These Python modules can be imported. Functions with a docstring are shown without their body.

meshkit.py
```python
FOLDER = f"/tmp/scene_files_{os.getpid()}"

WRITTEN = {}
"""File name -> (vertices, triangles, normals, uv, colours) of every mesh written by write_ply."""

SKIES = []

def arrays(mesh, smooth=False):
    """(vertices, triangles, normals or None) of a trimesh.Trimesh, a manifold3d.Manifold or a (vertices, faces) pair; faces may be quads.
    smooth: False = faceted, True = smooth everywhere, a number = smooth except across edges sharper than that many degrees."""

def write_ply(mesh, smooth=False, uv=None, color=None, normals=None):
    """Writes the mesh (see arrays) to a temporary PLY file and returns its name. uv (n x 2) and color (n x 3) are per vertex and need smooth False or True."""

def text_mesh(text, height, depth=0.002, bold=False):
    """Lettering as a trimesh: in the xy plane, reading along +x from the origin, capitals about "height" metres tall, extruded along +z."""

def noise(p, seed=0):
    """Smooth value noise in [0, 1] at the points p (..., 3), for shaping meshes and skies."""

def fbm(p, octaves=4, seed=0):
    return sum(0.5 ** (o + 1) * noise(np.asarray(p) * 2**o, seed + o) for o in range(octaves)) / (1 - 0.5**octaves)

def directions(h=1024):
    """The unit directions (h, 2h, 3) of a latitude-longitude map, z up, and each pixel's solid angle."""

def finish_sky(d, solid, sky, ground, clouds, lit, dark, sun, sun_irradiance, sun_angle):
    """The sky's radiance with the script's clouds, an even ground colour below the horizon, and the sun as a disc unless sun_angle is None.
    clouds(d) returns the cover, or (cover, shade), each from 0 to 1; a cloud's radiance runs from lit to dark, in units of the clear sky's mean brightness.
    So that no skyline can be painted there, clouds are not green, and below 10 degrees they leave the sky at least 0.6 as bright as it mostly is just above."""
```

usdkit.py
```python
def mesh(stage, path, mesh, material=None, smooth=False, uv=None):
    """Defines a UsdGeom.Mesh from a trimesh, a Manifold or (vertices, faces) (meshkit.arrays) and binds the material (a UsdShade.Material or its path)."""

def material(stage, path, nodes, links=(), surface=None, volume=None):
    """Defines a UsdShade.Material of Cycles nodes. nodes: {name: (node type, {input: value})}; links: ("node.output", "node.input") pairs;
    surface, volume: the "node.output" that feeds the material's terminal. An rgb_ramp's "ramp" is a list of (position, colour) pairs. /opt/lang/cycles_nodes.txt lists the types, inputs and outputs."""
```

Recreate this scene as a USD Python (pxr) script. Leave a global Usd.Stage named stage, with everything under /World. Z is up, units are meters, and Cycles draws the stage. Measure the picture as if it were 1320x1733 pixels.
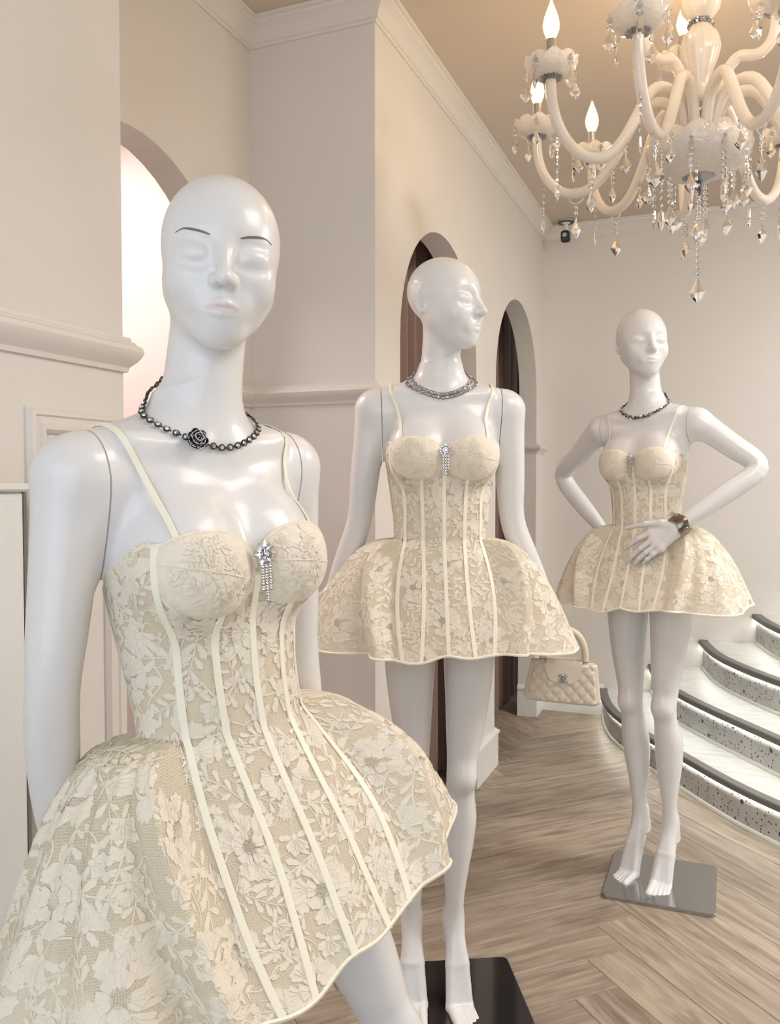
import math, numpy as np, trimesh, usdkit, meshkit
from pxr import Usd, UsdGeom, UsdLux, UsdShade, Gf, Sdf, Vt
from scipy.interpolate import PchipInterpolator, RectBivariateSpline, CubicSpline
from scipy.spatial import cKDTree
from scipy.ndimage import gaussian_filter1d
import shapely.geometry as sg

stage = Usd.Stage.CreateInMemory()
UsdGeom.SetStageUpAxis(stage, UsdGeom.Tokens.z)
UsdGeom.SetStageMetersPerUnit(stage, 1.0)
UsdGeom.Xform.Define(stage, '/World')
PI = math.pi
V = lambda *a: np.array(a, float)

# ------------------------------------------------------------------ camera
CAM_H, FPX = 1.23, 1415.0
YAW, PITCH = math.radians(22.1), math.radians(2.05)
fwd = V(-math.sin(YAW) * math.cos(PITCH), math.cos(YAW) * math.cos(PITCH), -math.sin(PITCH))
rgt = V(math.cos(YAW), math.sin(YAW), 0)
upv = np.cross(rgt, fwd)
cam = UsdGeom.Camera.Define(stage, '/World/camera')
cam.CreateHorizontalApertureAttr(36.0)
cam.CreateVerticalApertureAttr(36.0 * 1733 / 1320)
cam.CreateFocalLengthAttr(FPX / 1320 * 36.0)
cam.CreateClippingRangeAttr(Gf.Vec2f(0.05, 100))
M = Gf.Matrix4d(*rgt, 0, *upv, 0, *(-fwd), 0, 0, 0, CAM_H, 1)
cam.AddTransformOp().Set(M)
cam.CreateExposureAttr(0.62)

def rect_light(name, pos, aim, w, h, power, color):
    """area light: power in watts-like units, looks from pos towards aim"""
    L = UsdLux.RectLight.Define(stage, '/World/' + name)
    L.CreateWidthAttr(w); L.CreateHeightAttr(h); L.CreateIntensityAttr(power); L.CreateColorAttr(Gf.Vec3f(*color))
    d = V(*aim) - V(*pos); d /= np.linalg.norm(d)
    x = np.cross(d, V(0, 0, 1) if abs(d[2]) < .95 else V(0, 1, 0)); x /= np.linalg.norm(x)
    y = np.cross(x, d)
    L.AddTransformOp().Set(Gf.Matrix4d(*x, 0, *y, 0, *(-d), 0, *map(float, pos), 1))
    return L

# daylight through the shop window behind the camera, and the shop's own ceiling lamps
rect_light('shop_window_daylight', (0.1, -1.35, 1.45), (-0.2, 2.0, 1.15), 3.0, 2.1, 1.0, (0.77, 0.88, 1.0))
rect_light('ceiling_lamp', (0.9, 1.3, 2.56), (0.9, 1.3, 0), 0.9, 0.9, 5.0, (1.0, 0.90, 0.82))
rect_light('ceiling_lamp_001', (1.5, 2.9, 2.56), (1.3, 3.2, 0), 0.9, 0.9, 23.0, (0.98, 0.98, 0.98))
rect_light('annex_lamp', (-2.2, 1.7, 2.5), (-2.2, 1.7, 0), 0.7, 0.9, 7.0, (1.0, 0.88, 0.84))
dome = UsdLux.DomeLight.Define(stage, '/World/sky')
dome.CreateIntensityAttr(0.15); dome.CreateColorAttr(Gf.Vec3f(0.9, 0.95, 1.0))

# ------------------------------------------------------------------ helpers
def numbered(path):
    if not stage.GetPrimAtPath(path): return path
    k = 1
    while stage.GetPrimAtPath(f'{path}_{k:03d}'): k += 1
    return f'{path}_{k:03d}'

def keys(prim, label=None, category=None, group=None, kind=None):
    for k, v in (('label', label), ('category', category), ('group', group), ('kind', kind)):
        if v: prim.SetCustomDataByKey(k, v)

def pth(parent): return '/World' if parent is None else (parent if isinstance(parent, str) else str(parent.GetPath()))

def thing(name, label, category, loc=(0, 0, 0), mat4=None, group=None, kind=None):
    x = UsdGeom.Xform.Define(stage, numbered('/World/' + name))
    if mat4 is None: x.AddTranslateOp().Set(Gf.Vec3d(*map(float, loc)))
    else: x.AddTransformOp().Set(Gf.Matrix4d(*np.asarray(mat4, float).T.ravel()))
    keys(x.GetPrim(), label, category, group, kind)
    return x.GetPrim()

def obj(name, mesh, mat, parent=None, smooth=False, normals=None, uv=None, label=None, category=None, group=None, kind=None, loc=None, mat4=None):
    m = usdkit.mesh(stage, numbered(pth(parent) + '/' + name), mesh, LOOK[mat], smooth, uv)
    if normals is not None:
        m.CreateNormalsAttr(Vt.Vec3fArray.FromNumpy(np.asarray(normals, np.float32))); m.SetNormalsInterpolation('vertex')
    if loc is not None: m.AddTranslateOp().Set(Gf.Vec3d(*map(float, loc)))
    if mat4 is not None: m.AddTransformOp().Set(Gf.Matrix4d(*np.asarray(mat4, float).T.ravel()))
    keys(m.GetPrim(), label, category, group, kind)
    return m.GetPrim()

def struct(name, mesh, mat, parent=None, smooth=False, label=None, **k):
    return obj(name, mesh, mat, parent, smooth, label=label, kind='structure' if parent is None else None, **k)

def cat(*ms):
    vs, fs, n = [], [], 0
    for m in ms:
        v, f = (m.vertices, m.faces) if hasattr(m, 'faces') else m
        f = np.asarray(f); v = np.asarray(v, float)
        if f.shape[1] == 4: f = np.vstack([f[:, [0, 1, 2]], f[:, [0, 2, 3]]])
        vs.append(v); fs.append(f + n); n += len(v)
    return np.vstack(vs), np.vstack(fs)

def box(x0, x1, y0, y1, z0, z1):
    b = trimesh.creation.box((x1 - x0, y1 - y0, z1 - z0)); b.apply_translation(((x0 + x1) / 2, (y0 + y1) / 2, (z0 + z1) / 2)); return b

def bevel_box(sx, sy, sz, r=.004):
    """box centred on the origin with chamfered edges (hull of inset corners)"""
    p = []
    for i in (-1, 1):
        for j in (-1, 1):
            for k in (-1, 1):
                for a in range(3):
                    q = V(i * (sx / 2 - r), j * (sy / 2 - r), k * (sz / 2 - r)); q[a] += (i, j, k)[a] * r; p.append(q)
    return trimesh.convex.convex_hull(np.array(p))

def lathe(profile, n=40, mod=None):
    """profile rows (r, z) turned about z; mod(phi, i) scales r"""
    pr = np.asarray(profile, float); ph = np.arange(n) * 2 * PI / n
    v = np.zeros((len(pr), n, 3))
    for i, (r, z) in enumerate(pr):
        rr, zz = (np.full(n, r), np.full(n, z)) if mod is None else mod(ph, i, r, z)
        v[i, :, 0], v[i, :, 1], v[i, :, 2] = rr * np.cos(ph), rr * np.sin(ph), zz
    return v.reshape(-1, 3), gridfaces(len(pr), n, True)

def gridfaces(nr, nc, wrap=False):
    i, j = np.meshgrid(np.arange(nr - 1), np.arange(nc if wrap else nc - 1), indexing='ij')
    i, j = i.ravel(), j.ravel(); j2 = (j + 1) % nc
    a, b, c, d = i * nc + j, i * nc + j2, (i + 1) * nc + j2, (i + 1) * nc + j
    return np.vstack([np.stack([a, b, c], 1), np.stack([a, c, d], 1)])

def frames(path, closed=False):
    p = np.asarray(path, float)
    t = (np.roll(p, -1, 0) - np.roll(p, 1, 0)) if closed else np.gradient(p, axis=0)
    t /= np.maximum(np.linalg.norm(t, axis=1, keepdims=True), 1e-12)
    n = np.zeros_like(p); ref = V(0, 0, 1) if abs(t[0, 2]) < .9 else V(0, 1, 0)
    n[0] = ref - t[0] * (ref @ t[0]); n[0] /= np.linalg.norm(n[0])
    for i in range(1, len(p)):
        q = n[i - 1] - t[i] * (n[i - 1] @ t[i]); n[i] = q / max(np.linalg.norm(q), 1e-12)
    return p, t, n, np.cross(t, n)

def tube(path, r, sides=10, closed=False, caps=True):
    p, t, n, b = frames(path, closed)
    r = np.broadcast_to(np.asarray(r, float), (len(p),)); a = np.arange(sides) * 2 * PI / sides
    v = p[:, None] + r[:, None, None] * (np.cos(a)[None, :, None] * n[:, None] + np.sin(a)[None, :, None] * b[:, None])
    f = gridfaces(len(p), sides, True)
    v = v.reshape(-1, 3)
    if closed:
        k = (len(p) - 1) * sides; j = np.arange(sides); j2 = (j + 1) % sides
        f = np.vstack([f, np.stack([k + j, k + j2, j2], 1), np.stack([k + j, j2, j], 1)])
    elif caps:
        n0 = len(v); v = np.vstack([v, p[0], p[-1]]); j = np.arange(sides); j2 = (j + 1) % sides; k = (len(p) - 1) * sides
        f = np.vstack([f, np.stack([np.full(sides, n0), j2, j], 1), np.stack([np.full(sides, n0 + 1), k + j, k + j2], 1)])
    return v, f

def ribbon(path, normal, width, thick):
    """a flat tape along path, lying in the surface with the given normals; closed cross-section of 6 points"""
    p = np.asarray(path, float); nn = np.asarray(normal, float)
    t = np.gradient(p, axis=0); t /= np.linalg.norm(t, axis=1, keepdims=True)
    s = np.cross(t, nn); s /= np.linalg.norm(s, axis=1, keepdims=True)
    w = np.broadcast_to(np.asarray(width, float), (len(p),))[:, None] / 2
    ring = [(-1, -.3), (-.93, .8), (-.45, 1.0), (.45, 1.0), (.93, .8), (1, -.3)]
    v = np.stack([p + s * w * a + nn * thick * b for a, b in ring], 1)
    f = gridfaces(len(p), 6, True)
    f = np.vstack([f, [[0, 1, 2], [0, 2, 3], [0, 3, 4], [0, 4, 5]]])
    k = (len(p) - 1) * 6
    f = np.vstack([f, np.array([[0, 2, 1], [0, 3, 2], [0, 4, 3], [0, 5, 4]]) + k])
    return v.reshape(-1, 3), f

def extrude_profile(path2, profile, closed=False):
    """sweep a (outward, z) profile along a horizontal polyline with mitred corners; outward = right-hand side of travel"""
    p = np.asarray(path2, float); n = len(p); dirs = []
    seg = p[1:] - p[:-1]; seg /= np.linalg.norm(seg, axis=1, keepdims=True)
    nor = np.stack([seg[:, 1], -seg[:, 0]], 1)
    off = []
    for i in range(n):
        a, b = nor[max(i - 1, 0)], nor[min(i, n - 2)]
        m = a + b; m /= np.linalg.norm(m); off.append(m / max(m @ a, .3))
    off = np.array(off); pr = np.asarray(profile, float)
    v = np.zeros((n, len(pr), 3))
    for j, (o, z) in enumerate(pr):
        v[:, j, :2] = p + off * o; v[:, j, 2] = z
    f = gridfaces(n, len(pr), True)
    m = len(pr); c = np.arange(1, m - 1)
    f = np.vstack([f, np.stack([np.zeros(m - 2, int), c + 1, c], 1), np.stack([np.full(m - 2, (n - 1) * m), (n - 1) * m + c, (n - 1) * m + c + 1], 1)])
    t = trimesh.Trimesh(v.reshape(-1, 3), f, process=False); t.fix_normals(); return t

def rotz(a): c, s = math.cos(a), math.sin(a); return np.array([[c, -s, 0], [s, c, 0], [0, 0, 1]])
def rotx(a): c, s = math.cos(a), math.sin(a); return np.array([[1, 0, 0], [0, c, -s], [0, s, c]])
def roty(a): c, s = math.cos(a), math.sin(a); return np.array([[c, 0, s], [0, 1, 0], [-s, 0, c]])
def m4(R=None, t=(0, 0, 0)):
    m = np.eye(4); m[:3, 3] = t
    if R is not None: m[:3, :3] = R
    return m
def align(d, up=(0, 0, 1)):
    """rotation whose z axis is d"""
    d = np.asarray(d, float) / np.linalg.norm(d); u = V(*up)
    x = np.cross(u, d)
    if np.linalg.norm(x) < 1e-4: x = np.cross(V(0, 1, 0), d)
    x /= np.linalg.norm(x); return np.stack([x, np.cross(d, x), d], 1)
def tf(mesh, m):
    v, f = (mesh.vertices, mesh.faces) if hasattr(mesh, 'faces') else mesh
    return np.asarray(v) @ m[:3, :3].T + m[:3, 3], f

# ------------------------------------------------------------------ materials
LOOK = {}
def mat(name, nodes, links=(), surface='p.BSDF'):
    LOOK[name] = usdkit.material(stage, '/World/Looks/' + name, nodes, links, surface)
def plain(name, c, rough=.5, metal=0., **k):
    mat(name, {'p': ('principled_bsdf', {'base_color': c, 'roughness': rough, 'metallic': metal, **k})})

def painted(name, c, rough=.6, bump=.15, scale=60):
    mat(name, {'g': ('geometry', {}), 'n': ('noise_texture', {'scale': scale, 'detail': 4.0}), 'n2': ('noise_texture', {'scale': 1.7, 'detail': 3.0}),
               'r': ('rgb_ramp', {'ramp': [(0.3, tuple(x * .955 for x in c)), (.7, c)]}),
               'b': ('bump', {'strength': bump, 'distance': .002}), 'p': ('principled_bsdf', {'roughness': rough})},
        [('g.position', 'n.vector'), ('g.position', 'n2.vector'), ('n2.fac', 'r.fac'), ('r.color', 'p.base_color'), ('n.fac', 'b.height'), ('b.normal', 'p.normal')])

painted('wall_paint', (.80, .755, .70))
painted('trim_paint', (.80, .755, .70), .45, .05)
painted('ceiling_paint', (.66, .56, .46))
painted('annex_paint', (.90, .82, .79))
painted('white_paint', (.84, .83, .80), .4, .05)
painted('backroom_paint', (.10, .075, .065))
mat('mannequin_gloss', {'p': ('principled_bsdf', {'base_color': (.81, .795, .785), 'roughness': .32, 'coat_weight': .35, 'coat_roughness': .12})})
plain('brow_paint', (.23, .15, .12), .5)
plain('lip_paint', (.80, .68, .64), .4)
plain('dark_hole', (.02, .02, .02), .8)
# oak plank with grain along local x, its own tone per plank
mat('oak', {'t': ('texture_coordinate', {}), 'o': ('object_info', {}), 'off': ('vector_math', {'math_type': 'scale', 'scale': 37.0}), 'cx': ('combine_xyz', {}),
            'add': ('vector_math', {'math_type': 'add'}),
            'm': ('mapping', {'scale': (1.6, 26, 1)}), 'm2': ('mapping', {'scale': (2.2, 9, 1)}), 'n': ('noise_texture', {'scale': 2.0, 'detail': 8.0, 'roughness': .62, 'distortion': .6}),
            'n2': ('noise_texture', {'scale': 1.6, 'detail': 5.0, 'distortion': 1.6}),
            'r': ('rgb_ramp', {'ramp': [(.25, (.20, .15, .107)), (.46, (.365, .292, .222)), (.62, (.465, .385, .302)), (.8, (.56, .475, .385))]}),
            'r2': ('rgb_ramp', {'ramp': [(.3, (.72, .70, .68)), (.55, (1, 1, 1)), (.8, (1.12, 1.1, 1.06))]}), 'mul': ('mix', {'mix_type': 'multiply', 'fac': 1.0}),
            'tr': ('rgb_ramp', {'ramp': [(0, (.86, .85, .84)), (.5, (1, 1, 1)), (1, (1.12, 1.1, 1.08))]}), 'mul2': ('mix', {'mix_type': 'multiply', 'fac': 1.0}),
            'b': ('bump', {'strength': .25, 'distance': .001}), 'p': ('principled_bsdf', {'roughness': .42, 'specular_ior_level': .4})},
    [('o.random', 'cx.x'), ('o.random', 'cx.y'), ('o.random', 'cx.z'), ('cx.vector', 'off.vector1'), ('t.object', 'add.vector1'), ('off.vector', 'add.vector2'),
     ('add.vector', 'm.vector'), ('add.vector', 'm2.vector'), ('m.vector', 'n.vector'), ('m2.vector', 'n2.vector'), ('n.fac', 'r.fac'), ('n2.fac', 'r2.fac'),
     ('r.color', 'mul.color1'), ('r2.color', 'mul.color2'), ('o.random', 'tr.fac'), ('mul.color', 'mul2.color1'), ('tr.color', 'mul2.color2'), ('mul2.color', 'p.base_color'),
     ('n.fac', 'b.height'), ('b.normal', 'p.normal')])
plain('joint_dark', (.10, .075, .05), .9)
mat('terrazzo', {'g': ('geometry', {}), 'v': ('voronoi_texture', {'scale': 85.0, 'randomness': 1.0}), 'v2': ('voronoi_texture', {'scale': 16.0}), 'n': ('noise_texture', {'scale': 9.0, 'detail': 6.0}),
                 'sel': ('math', {'math_type': 'less_than', 'value2': .30}), 'sel2': ('math', {'math_type': 'less_than', 'value2': .14}), 'mx': ('math', {'math_type': 'maximum'}),
                 'sc': ('separate_color', {}), 'gt': ('math', {'math_type': 'greater_than', 'value2': .55}), 'an': ('math', {'math_type': 'multiply'}),
                 'r': ('rgb_ramp', {'ramp': [(.3, (.50, .49, .465)), (.7, (.66, .65, .62))]}), 'm': ('mix', {'color2': (.07, .065, .06)}),
                 'p': ('principled_bsdf', {'roughness': .4})},
    [('g.position', 'v.vector'), ('g.position', 'v2.vector'), ('g.position', 'n.vector'), ('v.distance', 'sel.value1'), ('v.color', 'sc.color'), ('sc.r', 'gt.value1'), ('sel.value', 'an.value1'), ('gt.value', 'an.value2'),
     ('v2.distance', 'sel2.value1'), ('an.value', 'mx.value1'), ('sel2.value', 'mx.value2'), ('n.fac', 'r.fac'), ('r.color', 'm.color1'), ('mx.value', 'm.fac'), ('m.color', 'p.base_color')])
mat('tread_stone', {'g': ('geometry', {}), 'mp': ('mapping', {'rotation': (0, 0, .9), 'scale': (3, 16, 3)}), 'n': ('noise_texture', {'scale': 2.0, 'detail': 8.0, 'distortion': .8}),
                    'r': ('rgb_ramp', {'ramp': [(.3, (.60, .60, .575)), (.6, (.74, .74, .715))]}), 'p': ('principled_bsdf', {'roughness': .38})},
    [('g.position', 'mp.vector'), ('mp.vector', 'n.vector'), ('n.fac', 'r.fac'), ('r.color', 'p.base_color')])
plain('nosing_grey', (.19, .18, .17), .5)
mat('led', {'p': ('emission', {'color': (.97, 1.0, .93), 'strength': 20.0})}, surface='p.emission')
mat('curtain_brown', {'g': ('geometry', {}), 'n': ('noise_texture', {'scale': 300.0}), 'b': ('bump', {'strength': .2, 'distance': .001}), 'p': ('principled_bsdf', {'base_color': (.25, .165, .13), 'roughness': .85, 'sheen_weight': .2})},
    [('g.position', 'n.vector'), ('n.fac', 'b.height'), ('b.normal', 'p.normal')])
# lace fabrics
mat('lace_thread', {'g': ('geometry', {}), 'n': ('noise_texture', {'scale': 900.0, 'detail': 2.0}), 'b': ('bump', {'strength': .35, 'distance': .0006}),
                    'p': ('principled_bsdf', {'base_color': (.985, .90, .755), 'roughness': .62, 'sheen_weight': .25}), 'tl': ('translucent_bsdf', {'color': (.96, .90, .74)}), 'm': ('mix_closure', {'fac': .14})},
    [('g.position', 'n.vector'), ('n.fac', 'b.height'), ('b.normal', 'p.normal'), ('p.BSDF', 'm.closure1'), ('tl.BSDF', 'm.closure2')], 'm.closure')
def net(name, c, open_):
    """fine tulle: hexagonal-ish threads from three crossed wave sets in the cloth's own st coordinates (metres)"""
    nodes = {'uv': ('uvmap', {'attribute': 'st'}), 'tr': ('transparent_bsdf', {}), 'p': ('principled_bsdf', {'base_color': c, 'roughness': .7, 'sheen_weight': .3}),
             'tl': ('translucent_bsdf', {'color': c}), 'mm': ('mix_closure', {'fac': .3}), 'm': ('mix_closure', {}),
             'v': ('voronoi_texture', {'dimensions': '2D', 'feature': 'distance_to_edge', 'scale': 420.0, 'randomness': .6}),
             'lt': ('math', {'math_type': 'greater_than', 'value2': .17}), 'mu': ('math', {'math_type': 'multiply', 'value2': open_})}
    mat(name, nodes, [('uv.UV', 'v.vector'), ('v.distance', 'lt.value1'), ('lt.value', 'mu.value1'), ('mu.value', 'm.fac'), ('p.BSDF', 'mm.closure1'), ('tl.BSDF', 'mm.closure2'),
                      ('mm.closure', 'm.closure1'), ('tr.BSDF', 'm.closure2')], 'm.closure')
net('lace_net', (.96, .87, .69), .40)
mat('lining', {'p': ('principled_bsdf', {'base_color': (.97, .855, .72), 'roughness': .6, 'sheen_weight': .2}), 'tl': ('translucent_bsdf', {'color': (.92, .77, .60)}), 'm': ('mix_closure', {'fac': .2})},
    [('p.BSDF', 'm.closure1'), ('tl.BSDF', 'm.closure2')], 'm.closure')
mat('cup_cloth', {'g': ('geometry', {}), 'n': ('noise_texture', {'scale': 34.0, 'detail': 4.0, 'distortion': 2.5}), 'b': ('bump', {'strength': .5, 'distance': .004}),
                  'r': ('rgb_ramp', {'ramp': [(.42, (.87, .77, .63)), (.58, (.91, .83, .70))]}),
                  'p': ('principled_bsdf', {'roughness': .6, 'sheen_weight': .25})},
    [('g.position', 'n.vector'), ('n.fac', 'b.height'), ('b.normal', 'p.normal'), ('n.fac', 'r.fac'), ('r.color', 'p.base_color')])
plain('satin_tape', (.97, .92, .76), .42, sheen_weight=.3)
plain('chrome', (.75, .75, .76), .14, 1.)
plain('dark_chrome', (.34, .33, .33), .25, 1.)
plain('antique_metal', (.11, .10, .095), .32, 1.)
plain('brushed_steel', (.40, .40, .405), .11, 1.)
plain('black_mirror', (.055, .05, .05), .07, .6)
plain('bronze', (.30, .24, .19), .2, 1.)
plain('black_plastic', (.02, .02, .02), .35)
plain('bag_leather', (.72, .62, .49), .42)
mat('crystal', {'p': ('glass_bsdf', {'color': (1, 1, 1), 'roughness': 0.0, 'IOR': 1.52})}, surface='p.BSDF')
mat('rhinestone', {'p': ('principled_bsdf', {'base_color': (.80, .81, .84), 'roughness': .05, 'metallic': .85})})
mat('milk_glass', {'p': ('principled_bsdf', {'base_color': (.92, .88, .83), 'roughness': .16, 'coat_weight': .5, 'coat_roughness': .04}), 'tl': ('translucent_bsdf', {'color': (.95, .85, .72)}), 'm': ('mix_closure', {'fac': .35})},
    [('p.BSDF', 'm.closure1'), ('tl.BSDF', 'm.closure2')], 'm.closure')
mat('carved_glass', {'g': ('geometry', {}), 'v': ('voronoi_texture', {'feature': 'distance_to_edge', 'scale': 62.0}), 'b': ('bump', {'strength': .55, 'distance': .004}),
                     'p': ('principled_bsdf', {'base_color': (.90, .86, .80), 'roughness': .16, 'coat_weight': .5, 'coat_roughness': .04}), 'tl': ('translucent_bsdf', {'color': (.95, .87, .76)}), 'm': ('mix_closure', {'fac': .3})},
    [('g.position', 'v.vector'), ('v.distance', 'b.height'), ('b.normal', 'p.normal'), ('b.normal', 'p.coat_normal'), ('p.BSDF', 'm.closure1'), ('tl.BSDF', 'm.closure2')], 'm.closure')
mat('bulb_glass', {'t': ('transparent_bsdf', {'color': (1, .97, .9)}), 'e': ('emission', {'color': (1.0, .70, .34), 'strength': 2.6}), 'g': ('glossy_bsdf', {'roughness': .03}), 'm': ('mix_closure', {'fac': .45}), 'm2': ('mix_closure', {'fac': .05})},
    [('t.BSDF', 'm.closure1'), ('e.emission', 'm.closure2'), ('m.closure', 'm2.closure1'), ('g.BSDF', 'm2.closure2')], 'm2.closure')
mat('filament', {'p': ('emission', {'color': (1.0, .76, .48), 'strength': 125.0})}, surface='p.emission')

# ================================================================== THE ROOM
XA, XB, XC = -1.133, -1.34, -0.933        # wall left, recessed wall, arcade wall (all facing +X)
YA, YP, YD = 1.364, 2.186, 4.48           # end of wall left, face of the pier, back wall
XR, YF, ZC = 3.0, -1.45, 2.575            # right wall, shop front, ceiling
WT = .09

# floor: herringbone planks, each its own board
fl = thing('floor', 'oak plank floor laid in a herringbone pattern', None, kind='structure')
obj('underlay', box(-2.9, XR, YF, 5.6, -.05, -.0105), 'joint_dark', fl)
W, K = .127, 7
gx, gy = V(1, 1, 0) / math.sqrt(2), V(-1, 1, 0) / math.sqrt(2)
ORG = V(-.235 - .6287, 2.419 - .6287, 0)
def plank_mesh(L, w):
    g, c = .0006, .0012
    o = [(-L/2+g, -w/2+g), (L/2-g, -w/2+g), (L/2-g, w/2-g), (-L/2+g, w/2-g)]; i = [(-L/2+g+c, -w/2+g+c), (L/2-g-c, -w/2+g+c), (L/2-g-c, w/2-g-c), (-L/2+g+c, w/2-g-c)]
    v = [(x, y, -.01) for x, y in o] + [(x, y, -.001) for x, y in o] + [(x, y, 0) for x, y in i]
    f = [[8, 9, 10], [8, 10, 11]]
    for k in range(4):
        n = (k + 1) % 4
        f += [[k, n, 4 + n], [k, 4 + n, 4 + k], [4 + k, 4 + n, 8 + n], [4 + k, 8 + n, 8 + k]]
    return np.array(v, float), np.array(f)
PM = plank_mesh(K * W, W)
def add_plank(cg, horizontal):
    c = ORG + gx * cg[0] * W + gy * cg[1] * W
    if not (-1.6 < c[0] < 2.4 and .2 < c[1] < 5.0): return
    if c[0] < -1.0 - .35 * (c[1] < 2.2): 
        if not (c[1] > 1.0): return
    obj('plank', PM, 'oak', fl, mat4=m4(rotz(PI / 4 if horizontal else 3 * PI / 4), c))
for r in range(-45, 46):
    for m in range(-4, 5):
        add_plank((r + 2 * K * m + K / 2, r + .5), True)
        add_plank((r + .5, r - 2 * K + 1 - 2 * K * m + K / 2), False)

def arch_hole(y0, y1, ztop, n=24):
    r = (y1 - y0) / 2; c = (y0 + y1) / 2
    return sg.Polygon([(y0, -.1), (y1, -.1)] + [(c + r * math.cos(a), ztop - r + r * math.sin(a)) for a in np.linspace(0, PI, n)])
def yz_wall(x0, x1, y0, y1, z1, holes=()):
    p = sg.box(y0, 0, y1, z1)
    for h in holes: p = p.difference(h)
    m = trimesh.creation.extrude_polygon(p, x1 - x0, engine='earcut')
    v = np.asarray(m.vertices); return np.stack([v[:, 2] + x0, v[:, 0], v[:, 1]], 1), m.faces
A1, A2, AB = (2.379, 3.205, 2.083), (3.503, 4.315, 2.083), (1.262, 2.075, 2.083)
wl = struct('wall_left', box(XA - .25, XA, YF, YA, 0, ZC), 'wall_paint', label='cream plaster wall nearest on the left, with a chair rail and moulded panel')
wr = struct('wall_recess', yz_wall(XB - WT, XB, YA - .3, YP, ZC, [arch_hole(*AB)]), 'wall_paint', label='recessed cream wall with an arched opening to a pale pink room')
wp = struct('wall_pier', cat(box(XB - WT, XC, YP, YP + .10, 0, ZC)), 'wall_paint', label='cream pier face between the recess and the arcade wall')
wa = struct('wall_arcade', yz_wall(XC - WT, XC, YP + .10, YD, ZC, [arch_hole(*A1), arch_hole(*A2)]), 'wall_paint', label='cream wall with two dark arched openings')
wb = struct('wall_back', box(XC - WT, XR, YD, YD + .1, 0, ZC), 'wall_paint', label='plain off-white back wall behind the curved stairs')
struct('wall_right', box(XR, XR + .1, YF, YD, 0, ZC), 'wall_paint')
# shop front behind the camera: two piers and a lintel around the window opening
struct('wall_front', cat(box(-2.9, -1.5, YF - .12, YF, 0, ZC), box(1.7, XR, YF - .12, YF, 0, ZC), box(-1.5, 1.7, YF - .12, YF, 2.5, ZC), box(-1.5, 1.7, YF - .12, YF, 0, .35)), 'wall_paint')
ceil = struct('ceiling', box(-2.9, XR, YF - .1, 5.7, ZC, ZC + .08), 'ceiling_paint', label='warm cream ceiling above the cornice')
# rooms behind the arches
struct('wall_annex', cat(box(-2.75, -2.68, -.2, 2.6, 0, ZC), box(-2.75, XB - WT, 2.5, 2.6, 0, ZC), box(-2.75, XA - .25, -.3, -.2, 0, ZC)), 'annex_paint', label='pale pink wall of the bright room beyond the recess arch')
struct('wall_backroom', cat(box(-2.3, -2.2, YP + .5, 5.6, 0, ZC), box(-2.3, XC - WT, 5.5, 5.6, 0, ZC), box(-2.3, XB - WT, 2.62, 2.7, 0, ZC)), 'backroom_paint', label='dark wall of the unlit room behind the arcade')

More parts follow.
